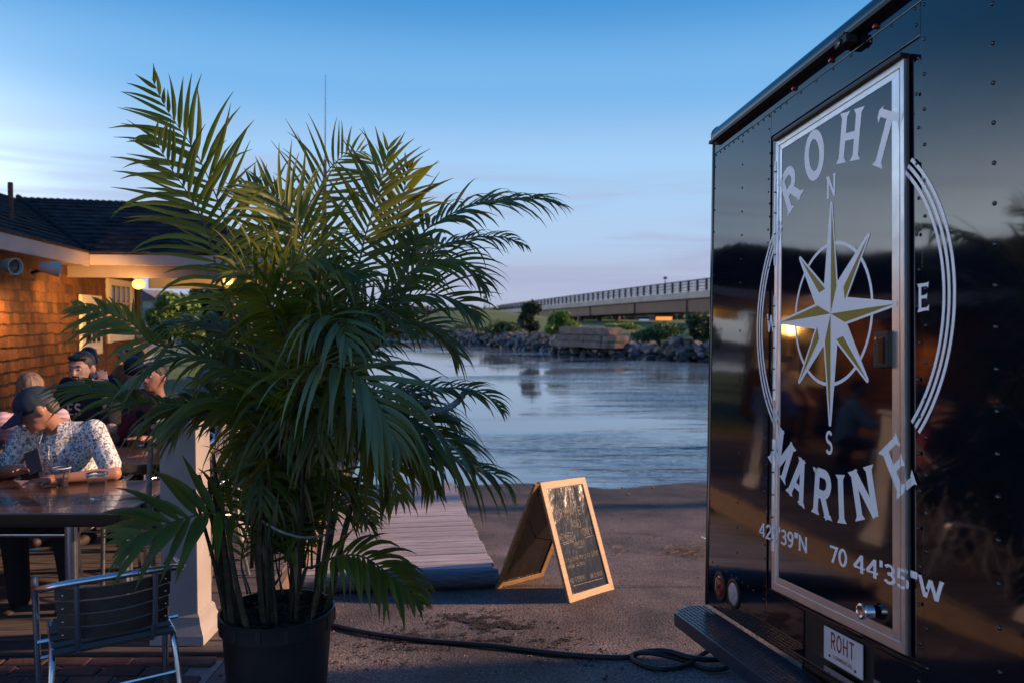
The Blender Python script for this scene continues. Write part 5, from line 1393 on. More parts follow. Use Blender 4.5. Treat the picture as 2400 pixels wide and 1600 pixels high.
def on_table(px, py, z=.742):
    d = _fw + V((1, 0, 0)) * ((px - 1200) / F) + _up * ((800 - py) / F); k = (z - EYE.z) / d.z; return EYE + d * k
cup(on_table(228, 1166), 'empty clear plastic cup standing near the table edge', s_=1.32)
cup(on_table(146, 1140), 'plastic cup with a drink and a black straw', .55, True, 1.1)
cup(V((-3.07, 5.5, .741)), 'clear plastic cup on the table behind the man in the cap', .3)

# ------------------------------------------------------------------ people
def blob(name, prims, mat, parent, voxel=.012, smooth=5):
    m_ = MB()
    for p in prims:
        if p[0] == 'cap': m_.cap(*p[1:])
        else: m_.ell(*p[1:])
    me = m_.mesh(name); o = bpy.data.objects.new(name, me); COL.objects.link(o)
    bm = bmesh.new(); bm.from_mesh(me); bmesh.ops.recalc_face_normals(bm, faces=bm.faces[:]); bm.to_mesh(me); bm.free()
    r_ = o.modifiers.new('r', 'REMESH'); r_.mode = 'VOXEL'; r_.voxel_size = voxel
    s_ = o.modifiers.new('s', 'SMOOTH'); s_.factor = .6; s_.iterations = smooth
    dg = bpy.context.evaluated_depsgraph_get(); ev = o.evaluated_get(dg); me2 = bpy.data.meshes.new_from_object(ev)
    o.modifiers.clear(); o.data = me2; bpy.data.meshes.remove(me); me2.materials.clear(); me2.materials.append(mat)
    me2.polygons.foreach_set('use_smooth', [True] * len(me2.polygons)); o.parent = parent
    return o
def skin(name, c): 
    m_ = pmat(name, c, tuple(x * .8 for x in c), scale=9, rough=.5, bump=.05, bscale=80)
    bsdf(m_).inputs['Subsurface Weight'].default_value = .08; return m_
M['skinA'] = skin('skinA', (.42, .21, .145)); M['skinB'] = skin('skinB', (.52, .32, .25))
M['hairdark'] = pmat('hairdark', (.020, .012, .009), (.010, .007, .006), scale=30, rough=.5, bump=.8, bscale=60, stretch=(1, 1, .3))
M['hairblond'] = pmat('hairblond', (.30, .19, .11), (.14, .085, .05), scale=25, rough=.55, bump=.8, bscale=50, stretch=(2, 2, .25))
M['eyewhite'] = pmat('eyewhite', (.7, .68, .66), rough=.2); M['iris'] = pmat('iris', (.03, .02, .015), rough=.1)
M['lip'] = pmat('lip', (.38, .16, .13), rough=.5)
def cloth(name, c, c2=None): return pmat(name, c, c2, scale=30, rough=.9, bump=.5, bscale=14, bdist=.012)
M['pants'] = cloth('pants', (.014, .014, .02)); M['jeans'] = cloth('jeans', (.02, .035, .07)); M['shoe'] = pmat('shoe', (.05, .035, .03), rough=.6)
# floral shirt: scattered dark, gold and grey-blue marks over white
fs_ = bpy.data.materials.new('floral'); fs_.use_nodes = True; n, l = fs_.node_tree.nodes, fs_.node_tree.links; b = n['Principled BSDF']; b.inputs['Roughness'].default_value = .85
tc = n.new('ShaderNodeTexCoord'); cur = None
base_rgb = n.new('ShaderNodeRGB'); base_rgb.outputs[0].default_value = (.74, .78, .78, 1); cur = base_rgb.outputs[0]
for i, (sc_, c_, th) in enumerate(((40, (.09, .11, .14), .13), (34, (.40, .28, .10), .10), (52, (.16, .17, .12), .12), (30, (.30, .36, .44), .15), (26, (.20, .10, .05), .075), (60, (.12, .14, .17), .12))):
    mp = n.new('ShaderNodeMapping'); mp.inputs['Location'].default_value = (i * 3.1, i * 1.7, i); mp.inputs['Rotation'].default_value = (i, i * .7, i * 1.3); l.new(tc.outputs['Object'], mp.inputs[0])
    nz = n.new('ShaderNodeTexNoise'); nz.inputs['Scale'].default_value = 30; l.new(mp.outputs[0], nz.inputs['Vector'])
    mxv = n.new('ShaderNodeVectorMath'); mxv.operation = 'MULTIPLY_ADD'; mxv.inputs[1].default_value = (.05, .05, .05); l.new(nz.outputs['Color'], mxv.inputs[0]); l.new(mp.outputs[0], mxv.inputs[2])
    vo = n.new('ShaderNodeTexVoronoi'); vo.inputs['Scale'].default_value = sc_; l.new(mxv.outputs[0], vo.inputs['Vector'])
    mr = n.new('ShaderNodeMapRange'); mr.inputs[1].default_value = th * 2.6; mr.inputs[2].default_value = th * 1.9; l.new(vo.outputs['Distance'], mr.inputs[0])
    mx = n.new('ShaderNodeMix'); mx.data_type = 'RGBA'; l.new(mr.outputs[0], mx.inputs[0]); l.new(cur, mx.inputs[6]); mx.inputs[7].default_value = (*c_, 1); cur = mx.outputs[2]
l.new(cur, b.inputs['Base Color'])
nz = n.new('ShaderNodeTexNoise'); nz.inputs['Scale'].default_value = 9; l.new(tc.outputs['Object'], nz.inputs['Vector']); bp = n.new('ShaderNodeBump'); bp.inputs['Strength'].default_value = .6; bp.inputs['Distance'].default_value = .03; l.new(nz.outputs['Fac'], bp.inputs['Height']); l.new(bp.outputs[0], b.inputs['Normal'])
M['floral'] = fs_
# pink and white stripes
ps = bpy.data.materials.new('pinkstripe'); ps.use_nodes = True; n, l = ps.node_tree.nodes, ps.node_tree.links; b = n['Principled BSDF']; b.inputs['Roughness'].default_value = .9
tc = n.new('ShaderNodeTexCoord'); wv = n.new('ShaderNodeTexWave'); wv.bands_direction = 'Z'; wv.inputs['Scale'].default_value = 9; wv.inputs['Distortion'].default_value = 2.5; l.new(tc.outputs['Object'], wv.inputs['Vector'])
mx = n.new('ShaderNodeMix'); mx.data_type = 'RGBA'; l.new(wv.outputs['Fac'], mx.inputs[0]); mx.inputs[6].default_value = (.62, .46, .52, 1); mx.inputs[7].default_value = (.44, .27, .34, 1); l.new(mx.outputs[2], b.inputs['Base Color']); M['pink'] = ps
def finger(base, d, bend, L, r_):
    """three joints curling towards bend"""
    d = V(d).normalized(); bend = V(bend); out = []; p = V(base)
    for k, f_ in enumerate((.45, .32, .23)):
        q = p + d * L * f_; out.append(('cap', p, q, r_ * (1 - .1 * k), r_ * (.92 - .1 * k), 8)); p = q; d = (d + bend * .55).normalized()
    return out
def hand(wrist, fwd, palm_n, thumb_side, curl=.7, s_=1.0):
    """palm, four unequal fingers and a thumb leaving the side of the palm"""
    f_ = V(fwd).normalized(); n_ = V(palm_n); n_ = (n_ - f_ * n_.dot(f_)).normalized(); x = f_.cross(n_) * thumb_side
    w = V(wrist); pr = [('ell', w + f_ * .045 * s_, (.040 * s_, .050 * s_, .017 * s_), Matrix((x, f_, n_)).transposed()), ('cap', w - f_ * .02, w + f_ * .02, .024 * s_, .028 * s_)]
    for k, L in enumerate((.070, .078, .073, .058)):
        pr += finger(w + f_ * (.082 - .004 * abs(k - 1.3)) * s_ + x * (.028 - .019 * k) * s_, f_ + x * (.10 - .07 * k), n_ * curl, L * s_, .0088 * s_)
    pr += finger(w + f_ * .025 * s_ + x * .034 * s_, f_ * .55 + x * .85, n_ * curl * .5 + f_ * .2, .062 * s_, .0105 * s_)
    return pr
def person(loc, rz, label, top, skin_m, hair_m, pants=None, lean=.12, hands=None, head=(0, 0), hair='short', beard=False, cap=None, sleeve=.5, face=True, scale=1.0, seat=.45, stand=False, drop=(0, 0, 0), name='person', voxel=.012, elbows=None, wear=None):
    t = tag(empty(name, loc, rz), label, 'person'); t.scale = (scale,) * 3
    pants = pants or M['pants']
    hip = V((0, 0, seat + .09)) if not stand else V((0, 0, .92))
    ch = hip + V((0, .25 * math.sin(lean) * 1.6, .33)); sh_c = hip + V((0, .46 * math.sin(lean), .47)); nk = sh_c + V((0, .02, .06))
    Hr = Matrix.Rotation(head[0], 3, 'Z') @ Matrix.Rotation(head[1], 3, 'X')
    hc = nk + V((0, .025, .04)) + V(drop) + Hr @ V((0, .012, .115))
    shl = [sh_c + V((s_ * .185, 0, 0)) for s_ in (-1, 1)]
    hands = hands or [V((-.16, .46, .79)), V((.16, .46, .79))]
    hands = [V(h) for h in hands]; els = []
    for k, s_ in enumerate((-1, 1)):
        m_ = (shl[k] + hands[k]) / 2; d = (hands[k] - shl[k]); L = .56
        off = math.sqrt(max(.0, (L / 2) ** 2 - (d.length / 2) ** 2)); e = m_ + V((s_ * .55, -.1, -.85)).normalized() * min(off, .25)
        if elbows and elbows[k] is not None: e = V(elbows[k])
        els.append(e)
    # ---- skin: one continuous body (head, neck, arms, hands, trunk core, legs)
    B = [('cap', sh_c + V((0, .0, -.03)), hc + Hr @ V((0, -.01, -.06)), .058, .055), ('ell', hc, (.076, .095, .112), Hr), ('ell', hc + Hr @ V((0, .035, -.055)), (.055, .060, .058), Hr), ('ell', hc + Hr @ V((0, .072, -.088)), (.026, .022, .022), Hr),
         ('cap', hc + Hr @ V((0, .090, .018)), hc + Hr @ V((0, .108, -.022)), .011, .015), ('ell', hc + Hr @ V((0, .084, .034)), (.05, .018, .012), Hr),
         ('ell', hc + Hr @ V((.081, -.010, -.005)), (.014, .024, .034), Hr), ('ell', hc + Hr @ V((-.081, -.010, -.005)), (.014, .024, .034), Hr),
         ('cap', hip, ch, .13, .12), ('cap', ch, sh_c, .12, .075)]
    for k in (0, 1):
        B += [('cap', sh_c + V(((k * 2 - 1) * .08, 0, -.02)), shl[k], .06, .056), ('cap', shl[k], els[k], .050, .040), ('cap', els[k], hands[k], .040, .027)]
        fw_ = (hands[k] - els[k]).normalized(); B += hand(hands[k], fw_, V((0, 0, -1)) if abs(fw_.z) < .8 else V((0, 1, 0)), (1 if k == 0 else -1) * 1, .55)
    knees, feet = [], []
    for s_ in (-1, 1):
        if stand: kn, ft = V((s_ * .10, .02, .48)), V((s_ * .11, 0, .07))
        else: kn, ft = V((s_ * .14, .42, seat + .06)), V((s_ * .15, .36, .07))
        knees.append(kn); feet.append(ft); B += [('cap', hip + V((s_ * .085, 0, -.02)), kn, .068, .052), ('cap', kn, ft, .052, .036)]
    body = blob('body', B, skin_m, t, voxel if voxel < .011 else .011, 3)
    # ---- clothes
    Tp = [('cap', hip + V((0, 0, -.02)), ch, .150, .155), ('cap', ch, sh_c + V((0, 0, -.03)), .152, .095), ('ell', ch + V((0, .02, .02)), (.185, .125, .17))]
    for k in (0, 1):
        s_ = k * 2 - 1; e = shl[k].lerp(els[k], sleeve * 2) if sleeve <= .5 else els[k]
        Tp += [('cap', sh_c + V((s_ * .07, 0, -.025)), shl[k] + V((0, 0, -.012)), .078, .068), ('cap', shl[k], e, .068, .062)]
        if sleeve > .5: Tp += [('cap', els[k], els[k].lerp(hands[k], .85), .054, .042)]
    blob('shirt', Tp, top, t, .012, 4)
    Lg = [('ell', hip + V((0, .0, -.02)), (.165, .14, .12))]
    for k in (0, 1): Lg += [('cap', hip + V(((k * 2 - 1) * .085, .02, -.02)), knees[k], .090, .072), ('cap', knees[k], feet[k] + V((0, 0, .03)), .072, .058)]
    blob('trousers', Lg, pants, t, .016, 3)
    for k in (0, 1): blob('shoe', [('cap', feet[k] + V((0, -.03, -.025)), feet[k] + V((0, .13, -.035)), .045, .036)], M['shoe'], t, .012, 2)
    # ---- hair
    if hair == 'short':
        blob('hair', [('ell', hc + Hr @ V((0, -.022, .030)), (.085, .098, .098), Hr), ('ell', hc + Hr @ V((0, .045, .088)), (.066, .045, .022), Hr), ('ell', hc + Hr @ V((.066, -.02, .01)), (.02, .045, .05), Hr), ('ell', hc + Hr @ V((-.066, -.02, .01)), (.02, .045, .05), Hr)], hair_m, t, .009, 2)
    elif hair == 'long':
        blob('hair', [('ell', hc + Hr @ V((0, -.02, .028)), (.094, .108, .106), Hr), ('cap', hc + V((0, -.06, -.02)), hc + V((0, -.09, -.22)), .085, .06), ('cap', hc + V((.07, -.02, -.02)), hc + V((.09, .0, -.20)), .035, .03), ('cap', hc + V((-.07, -.02, -.02)), hc + V((-.09, .0, -.20)), .035, .03)], hair_m, t, .010, 2)
    if cap:
        blob('hair', [('ell', hc + Hr @ V((0, -.062, -.016)), (.076, .048, .060), Hr)], hair_m, t, .009, 2)
        c_ = blob('cap', [('ell', hc + Hr @ V((0, -.008, .045)), (.090, .108, .085), Hr)], cap, t, .008, 2)
        m_ = MB(); N_ = 16
        for i in range(N_ + 1):
            a = R(-62 + 124 * i / N_); 
            for r0, dz in ((.088, .035), (.178, .012 - .02 * abs(math.sin(a)))):
                for th in (.0, .006): m_.v.append(tuple(hc + Hr @ V((r0 * math.sin(a) * .92, .012 + r0 * math.cos(a), dz + th))))
        for i in range(N_):
            a = i * 4
            m_.f += [(a, a + 2, a + 6, a + 4), (a + 1, a + 5, a + 7, a + 3), (a + 2, a + 3, a + 7, a + 6), (a, a + 4, a + 5, a + 1)]
        m_.build('brim', cap, c_, smooth=True)
        MB().ell(hc + Hr @ V((0, -.008, .132)), (.010, .010, .006)).build('button', cap, c_)
    if face:
        for s_ in (-1, 1):
            e = MB().ell(hc + Hr @ V((s_ * .031, .083, .010)), (.0125, .009, .0068), Hr).build('eye', M['eyewhite'], t, smooth='all')
            MB().ell(hc + Hr @ V((s_ * .031, .0915, .010)), (.0066, .0028, .0060), Hr).build('iris', M['iris'], e, smooth='all')
            MB().tube(catmull([hc + Hr @ V((s_ * .012, .100, .030)), hc + Hr @ V((s_ * .032, .097, .038)), hc + Hr @ V((s_ * .052, .083, .031))], 8), [.002, .003, .0038, .0038, .0036, .003, .0022, .001], 6).build('eyebrow', hair_m, t)
        MB().ell(hc + Hr @ V((0, .092, -.055)), (.022, .008, .007), Hr).build('mouth', M['lip'], t, smooth='all')
    if beard: blob('beard', [('ell', hc + Hr @ V((0, .045, -.080)), (.060, .058, .048), Hr), ('ell', hc + Hr @ V((0, .085, -.042)), (.03, .014, .008), Hr), ('ell', hc + Hr @ V((.06, .0, -.04)), (.018, .03, .05), Hr), ('ell', hc + Hr @ V((-.06, .0, -.04)), (.018, .03, .05), Hr)], hair_m, t, .008, 2)
    if wear: wear(t, hc, Hr, sh_c, ch, hip)
    return t
M['capblue'] = pmat('capblue', (.018, .035, .06), (.012, .024, .045), scale=20, rough=.8)
M['tee'] = cloth('tee', (.010, .010, .014)); M['green'] = cloth('green', (.035, .11, .085)); M['darkjacket'] = cloth('darkjacket', (.012, .013, .02)); M['red'] = cloth('red', (.22, .03, .045)); M['white'] = cloth('white', (.6, .58, .56)); M['lilac'] = cloth('lilac', (.24, .24, .40)); M['orange'] = cloth('orange', (.42, .14, .06))
def collar(t, hc, Hr, sh_c, ch, hip):
    for s_ in (-1, 1):
        MB().prism([sh_c + V((s_ * .035, .09, .045)), sh_c + V((s_ * .085, .055, .065)), sh_c + V((s_ * .115, .095, -.02)), sh_c + V((s_ * .045, .135, -.055))], (0, 0, 0), (0, .004, .004)).build('collar', M['floral'], t)
    MB().tube([sh_c + V((0, .13, -.06)), ch + V((0, .155, .0)), hip + V((0, .165, .06))], .004, 6).build('placket', M['floral'], t)
# man in cap: sits across the table, head turned to his right (photo left) and down
mp = V((-2.74, 4.98, -.06))
person(mp, R(180), 'man in blue cap and white floral shirt holding a phone at the table', M['floral'], M['skinA'], pmat('hairgrey', (.12, .10, .09), rough=.7, bump=.5), lean=.42, head=(R(-56), R(-32)), drop=(.0, .05, -.055), hair='none', cap=M['capblue'], sleeve=.40, scale=1.06, voxel=.0075,
       hands=[V((-.115, .46, .785)), V((.045, .455, .84))], elbows=[V((-.36, .31, .785)), V((.28, .27, .79))], wear=collar)
ph = tag(empty('smartphone', at(78, 1082, 4.42)), 'black smartphone held by the man in the cap', 'phone')
ph.rotation_euler = (R(-38), R(-22), R(18))
MB().box((0, 0, 0), (.074, .010, .15)).build('case', M['black'], ph, bevel=.003); MB().box((0, .0056, 0), (.066, .001, .138)).build('screen', M['blackgloss'], ph)
person((-3.42, 5.62, 0), R(40), 'woman with long fair hair and pink striped top, seen from behind', M['pink'], M['skinB'], M['hairblond'], lean=.15, head=(R(-10), 0), hair='long', face=False, sleeve=.5, scale=.96)
person((-3.38, 4.75, 0), R(178), 'person in green sleeves at the left picture edge', M['green'], M['skinA'], M['hairdark'], lean=.3, head=(R(20), 0), hair='long', face=False, sleeve=.42, hands=[V((-.22, .46, .79)), V((.16, .44, .79))], elbows=[V((-.34, .28, .80)), None])
def tee_print(t, hc, Hr, sh_c, ch, hip):
    q, wd = layout('ES', .085, .17, 0, .10)
    polys_mesh('print', q, lambda u, v, e: V((.07 - u, ch.y + .152 + e, ch.z + .02 + v)), M['white'], t)
person((-3.32, 6.28, 0), R(176), 'bearded dark haired man in black printed T-shirt, hand raised to his head', M['tee'], M['skinB'], M['hairdark'], lean=.22, head=(R(4), R(-8)), beard=True, sleeve=.4, scale=1.065,
       hands=[V((-.125, .10, 1.10)), V((.10, .42, .80))], elbows=[V((-.30, .30, .80)), V((.28, .25, .80))], wear=tee_print, voxel=.0075)
person((-4.15, 7.75, 0), R(35), 'man with black hair and dark top behind the bearded man', M['darkjacket'], M['skinB'], M['hairdark'], lean=.1, head=(R(-20), 0), face=False, scale=1.04, sleeve=.9)
person((-3.35, 6.95, 0), R(15), 'person in black jacket with back turned, under the palm leaves', M['darkjacket'], M['skinB'], M['hairdark'], lean=.12, face=False, sleeve=.9, scale=1.0)
def emblem_print(t, hc, Hr, sh_c, ch, hip):
    MB().lathe([(.045, 0), (.045, .003), (.0001, .004)], ch + V((.06, .150, .06)), 20, Matrix.Rotation(R(-90), 3, 'X')).build('print', M['tee'], t)
person((-2.78, 6.35, 0), R(165), 'person in dark red shirt with round emblem behind palm leaves', M['red'], M['skinA'], M['hairdark'], lean=.2, scale=1.0, sleeve=.45, wear=emblem_print)
person((-5.85, 12.6, 0), R(170), 'dark haired person far back by the porch opening', M['white'], M['skinB'], M['hairdark'], lean=.1, scale=1.05, seat=.62, voxel=.014)
person((-5.0, 10.4, 0), R(150), 'person in orange top far back behind the palm', M['orange'], M['skinB'], M['hairblond'], lean=.1, voxel=.014)
person((-4.2, 9.0, 0), R(120), 'person in white shirt seated far back behind the palm', M['white'], M['skinB'], M['hairdark'], lean=.1, voxel=.014)
person((-3.6, 9.8, 0), R(200), 'person in pale lilac shirt far back behind the palm', M['lilac'], M['skinB'], M['hairdark'], lean=.1, voxel=.014)

# ------------------------------------------------------------------ restaurant building
bld = tag(empty('restaurant_building', (0, 0, 0)), 'brown cedar shingled restaurant with dark roofs and warm lit wall', 'building')
A = V((-6.6, 9.6, 0)); dW = V((-.2, .98, 0)).normalized(); nW = V((dW.y, -dW.x, 0))        # nW points to the deck
def wp(k, z, off=0): return A + dW * k + nW * off + V((0, 0, z))
WM = Matrix((dW, -nW, V((0, 0, 1)))).transposed()
# wall core
mb = MB(); mb.prism([wp(-9, -.1, -.16), wp(7.4, -.1, -.16), wp(7.4, 2.68, -.16), wp(-9, 2.68, -.16)], (0, 0, 0), nW * .155); mb.build('wall', M['black'], bld)
shin = []; ex = .158; rnd = random.Random(31)
c = 0; z = .02
while z < 2.62:
    k = -9 + rnd.uniform(0, .1)
    while k < 7.38:
        w = min(rnd.uniform(.09, .21), 7.4 - k)
        shin.append((k, z, w)); k += w + .005
    z += ex; c += 1
near = sorted([s_ for s_ in shin if .55 < s_[0] < 6.9 and s_[1] > .55], key=lambda s_: s_[0] * .55 - s_[1] * .35)[:300]; nearset = set(near)
sm = MB().prism([V((-.5, -.024, 0)), V((.5, -.024, 0)), V((.5, -.006, 1)), V((-.5, -.006, 1))], (0, 0, 0), (0, .016, 0)).mesh('shingle'); sm.materials.append(M['shingle'])
mass = MB()
for s_ in shin:
    k, z, w = s_; hh = ex * 1.35; zz = z + rnd.uniform(-.014, .010)
    if s_ in nearset:
        o = link('shingle', sm, None, bld); o.matrix_local = Matrix.Translation(wp(k + w / 2, zz, .002)) @ WM.to_4x4() @ Matrix.Diagonal((w, 1, hh, 1))
    else: mass.prism([wp(k, zz, .026), wp(k + w, zz, .026), wp(k + w, zz + hh, .008), wp(k, zz + hh, .008)], (0, 0, 0), -nW * .016)
tag(mass.build('shingles', M['shingle'], bld), kind='stuff')
# window (two stacked dark bays with bars) and its frame
def wall_box(name, k0, k1, z0, z1, off, th, mat, parent=bld, bev=0.0):
    o = MB().box((0, 0, 0), (k1 - k0, th, z1 - z0)).build(name, mat, parent, bevel=bev)
    o.matrix_local = Matrix.Translation(wp((k0 + k1) / 2, (z0 + z1) / 2, off)) @ WM.to_4x4(); return o
win = wall_box('window', 5.6, 7.0, 1.42, 2.30, .03, .02, M['darkglass'])
for (k0, k1, z0, z1) in ((5.42, 5.6, 1.2, 2.42), (7.0, 7.2, 1.2, 2.42), (5.6, 7.0, 2.30, 2.42), (5.6, 7.0, 1.22, 1.42)): wall_box('window_frame', k0, k1, z0, z1, .045, .06, M['whitepaint'], bld, .004)
for k in (5.95, 6.3, 6.65): wall_box('window_bar', k - .02, k + .02, 1.42, 2.30, .05, .03, M['trim'])
wall_box('window_bar', 5.6, 7.0, 1.94, 1.98, .051, .03, M['trim'])
# framed menu board
mn = tag(empty('menu_board', wp(4.4, 1.65, .06)), 'white framed notice board with small panes on the shingled wall', 'notice board')
mn.rotation_euler = (0, 0, math.atan2(dW.y, dW.x))
for (x0, x1, z0, z1, m_, y, th, nm) in ((-.55, .55, -.62, .42, M['whitepaint'], 0, .05, 'backboard'), (-.36, .36, -.40, .24, M['darkglass'], -.032, .02, 'pane')):
    MB().box(((x0 + x1) / 2, y, (z0 + z1) / 2), (x1 - x0, th, z1 - z0)).build(nm, m_, mn, bevel=.004)
for x in (-.12, .12): MB().box((x, -.045, -.08), (.03, .012, .64)).build('pane_bar', M['trim'], mn)
# eaves: fascia, soffit
E0, E1 = V((-6.2, 9.6, 0)) - V((-.68, 3.25, 0)).normalized() * 9, V((-6.88, 12.85, 0))
zt, zb = 2.752, 2.515
MB().beam(E0 + V((0, 0, (zt + zb) / 2)), E1 + V((0, 0, (zt + zb) / 2)), .03, zt - zb).build('fascia', M['trim'], bld)
mb = MB(); mb.prism([E0 + V((-.02, 0, zb + .01)), E1 + V((-.02, 0, zb + .01)), E1 + V((-.5, .1, zb + .01)), E0 + V((-.5, .1, zb + .01))], (0, 0, 0), (0, 0, .02)); mb.build('soffit', M['beam'], bld)
G0, G1 = V((-6.86, 12.86, 0)), V((-4.05, 13.25, 0))
MB().beam(G0 + V((0, 0, 2.62)), G1 + V((0, 0, 2.62)), .03, .17).build('fascia', M['trim'], bld)
MB().beam(G0 + V((-.5, .12, 2.44)), G1 + V((0, .14, 2.44)), .16, .20).build('beam', M['beam'], bld)
# porch posts, rear beam, ceiling, lit by the lantern
for x, y in ((-4.15, 13.4), (-4.15, 17.6), (-6.2, 17.9)): MB().box((x, y, 1.2), (.16, .16, 2.4)).build('porch_post', M['whitepaint'], bld, bevel=.006)
mb = MB(); mb.prism([V((-8.2, 13.05, 2.56)), V((-4.1, 13.4, 2.56)), V((-4.1, 18.0, 2.56)), V((-8.2, 18.0, 2.56))], (0, 0, 0), (0, 0, .03)); mb.build('ceiling', M['whitepaint'], bld)
MB().beam((-8.2, 17.9, 2.44), (-4.05, 17.9, 2.44), .14, .22).build('beam', M['whitepaint'], bld)
wall_box('corner_post', 7.4, 7.55, 0, 2.5, .05, .2, M['black'])
# roofs as overlapping courses
def roof_plane(c00, c10, c11, c01, courses, name, wmin=.12, wmax=.26):
    """c00-c10 eave, c01-c11 ridge"""
    m_ = MB(); sh = []; rg = random.Random(int(c00.x * 7)); nrm = (c10 - c00).cross(c01 - c00).normalized()
    if nrm.z < 0: nrm = -nrm
    m_.add([c00, c10, c11, c01], [(0, 1, 2, 3)]); sh += [.2] * 4
    for c in range(courses):
        v0, v1 = c / courses, min((c + 1.3) / courses, 1.0); a0, a1 = c00.lerp(c01, v0), c10.lerp(c11, v0); b0, b1 = c00.lerp(c01, v1), c10.lerp(c11, v1)
        L = (a1 - a0).length; x = 0
        while x < L - .02:
            w = min(rg.uniform(wmin, wmax), L - x); u0, u1 = x / L, (x + w - .006) / L; j = rg.uniform(0, .012)
            p = [a0.lerp(a1, u0) + nrm * (.030 + j), a0.lerp(a1, u1) + nrm * (.030 + j), b0.lerp(b1, u1) + nrm * .008, b0.lerp(b1, u0) + nrm * .008]
            q = [a0.lerp(a1, u0) + nrm * .002, a0.lerp(a1, u1) + nrm * .002]
            m_.add(p + q, [(0, 1, 2, 3), (4, 5, 1, 0)]); s_ = rg.random(); sh += [s_] * 6; x += w
    me = m_.mesh(name); a_ = me.attributes.new('shade', 'FLOAT', 'POINT'); a_.data.foreach_set('value', sh)
    return link(name, me, M['roofshingle'], bld)
VT = V((-9.9, 15.9, 4.05)); VB = V((-6.88, 12.85, 2.72)); RT = V((-6.95, 16.25, 3.98)); E2 = V((-3.98, 13.2, 2.72))
tag(roof_plane(VB, E2, RT, VT, 13, 'roof'), kind='stuff')
RB = V((-3.98, 18.6, 2.72)); tag(roof_plane(E2, RB, RT + V((.02, .05, 0)), RT, 13, 'roof'), kind='stuff')
tag(roof_plane(RB, V((-10.5, 18.9, 2.72)), VT + V((0, .2, 0)), RT + V((.02, .05, 0)), 13, 'roof'), kind='stuff')
LN0 = E0 + V((0.03, 0, 2.72)); LT = LN0 + V((-2.95, -.6, 1.33)); tag(roof_plane(LN0, VB + V((.03, -.03, 0)), VT, LT, 13, 'roof'), kind='stuff')
LO = V((-5.9, 0, 0)); tag(roof_plane(V((VT.x - 3.4, VT.y, 2.72)), V((LT.x - 3.0, LT.y, 2.72)), LT, VT, 13, 'roof'), kind='stuff')
MB().tube([VB + V((0, 0, .05)), VT + V((0, 0, .05))], .05, 6).build('valley_flashing', M['roofshingle'], bld)
# ridge caps
mb = MB()
for i in range(24):
    a, b_ = VT.lerp(RT, i / 24), VT.lerp(RT, (i + 1) / 24)
    for s_ in (-1, 1): mb.add([a + V((0, 0, .055)), b_ + V((0, 0, .03)), b_ + V((0, s_ * .16, -.04)), a + V((0, s_ * .16, -.015))], [(0, 1, 2, 3)])
me = mb.mesh('ridge_caps'); a_ = me.attributes.new('shade', 'FLOAT', 'POINT'); a_.data.foreach_set('value', [.5] * len(me.vertices)); tag(link('ridge_caps', me, M['roofshingle'], bld), kind='stuff')
# vent pipe on the left roof
vp = at(26, 525, 11.6); MB().tube([vp - V((0, 0, .25)), V((vp.x, vp.y, at(26, 428, 11.6).z))], .036, 12).build('vent_pipe', M['rust'], bld, smooth=True)
# flood lamps on the wall
def flood(px, py, Y, label, aim, throw):
    p = at(px, py, Y); t = tag(empty('flood_lamp', p), label, 'flood lamp', 'flood lamps under the eave')
    rot = V(aim).normalized().to_track_quat('Z', 'Y').to_matrix()
    MB().lathe([(.0001, -.10), (.05, -.095), (.065, -.05), (.085, .06), (.09, .14), (.082, .14), (.07, .06)], seg=20, rot=rot).build('housing', M['fixture'], t, smooth=True)
    MB().lathe([(.0001, .09), (.05, .10), (.078, .10)], seg=20, rot=rot).build('lens', M['darkglass'], t, smooth=True)
    MB().tube([(0, 0, 0), V((-.10, .02, -.03)), V((-.22, .04, -.06))], .02, 8).build('bracket', M['black'], t)
    t.scale = (1.15, 1.15, 1.15)
    sp = bpy.data.lights.new('added_wall_light', 'SPOT'); sp.energy = 270; sp.color = (1.0, .46, .12); sp.spot_size = R(75); sp.spot_blend = .9; sp.shadow_soft_size = .06  # spot added to light the wall, not thrown where the housing points
    so = bpy.data.objects.new('added_wall_light', sp); COL.objects.link(so); so.parent = t; so.location = V((.02, .02, -.15)); so.rotation_euler = (V(throw).normalized() * -1).to_track_quat('Z', 'Y').to_euler()
    return t
flood(112, 628, 11.0, 'white flood lamp under the eave nearer the window', (.75, .35, -.12), (-.22, .95, -.22))
flood(14, 624, 9.8, 'white flood lamp under the eave at the left picture edge', (.75, -.25, -.05), (-.30, .80, -.55))
# lit lantern under the porch beam
lamp = tag(empty('porch_lantern', at(325, 666, 13.15)), 'glowing yellow globe lantern hanging under the porch beam', 'lantern')
LG = emat('lantern_glow', (1.0, .60, .14), .8)
MB().ell((0, 0, 0), (.10, .10, .085)).build('globe', LG, lamp, smooth='all'); MB().tube([(0, 0, .07), (0, 0, .18)], .02, 8).build('stem', M['rust'], lamp)
pl_ = bpy.data.lights.new('lantern_light', 'POINT'); pl_.energy = 34; pl_.color = (1.0, .44, .10); pl_.shadow_soft_size = .12
po = bpy.data.objects.new('lantern_light', pl_); COL.objects.link(po); po.parent = lamp; po.location = (.06, -.22, -.16)
added_lamp = tag(empty('porch_lantern', V((-5.6, 15.6, 2.42))), 'second lantern added to light the porch ceiling, unseen behind the palm', 'lantern')  # unseen lantern added to light the porch
MB().ell((0, 0, 0), (.10, .10, .085)).build('globe', LG, added_lamp, smooth='all'); MB().tube([(0, 0, .07), (0, 0, .14)], .02, 8).build('stem', M['rust'], added_lamp)
po2 = bpy.data.objects.new('lantern_light', pl_.copy()); po2.data.energy = 60; COL.objects.link(po2); po2.parent = added_lamp; po2.location = (0, 0, -.14)  # light of the added, unseen lantern
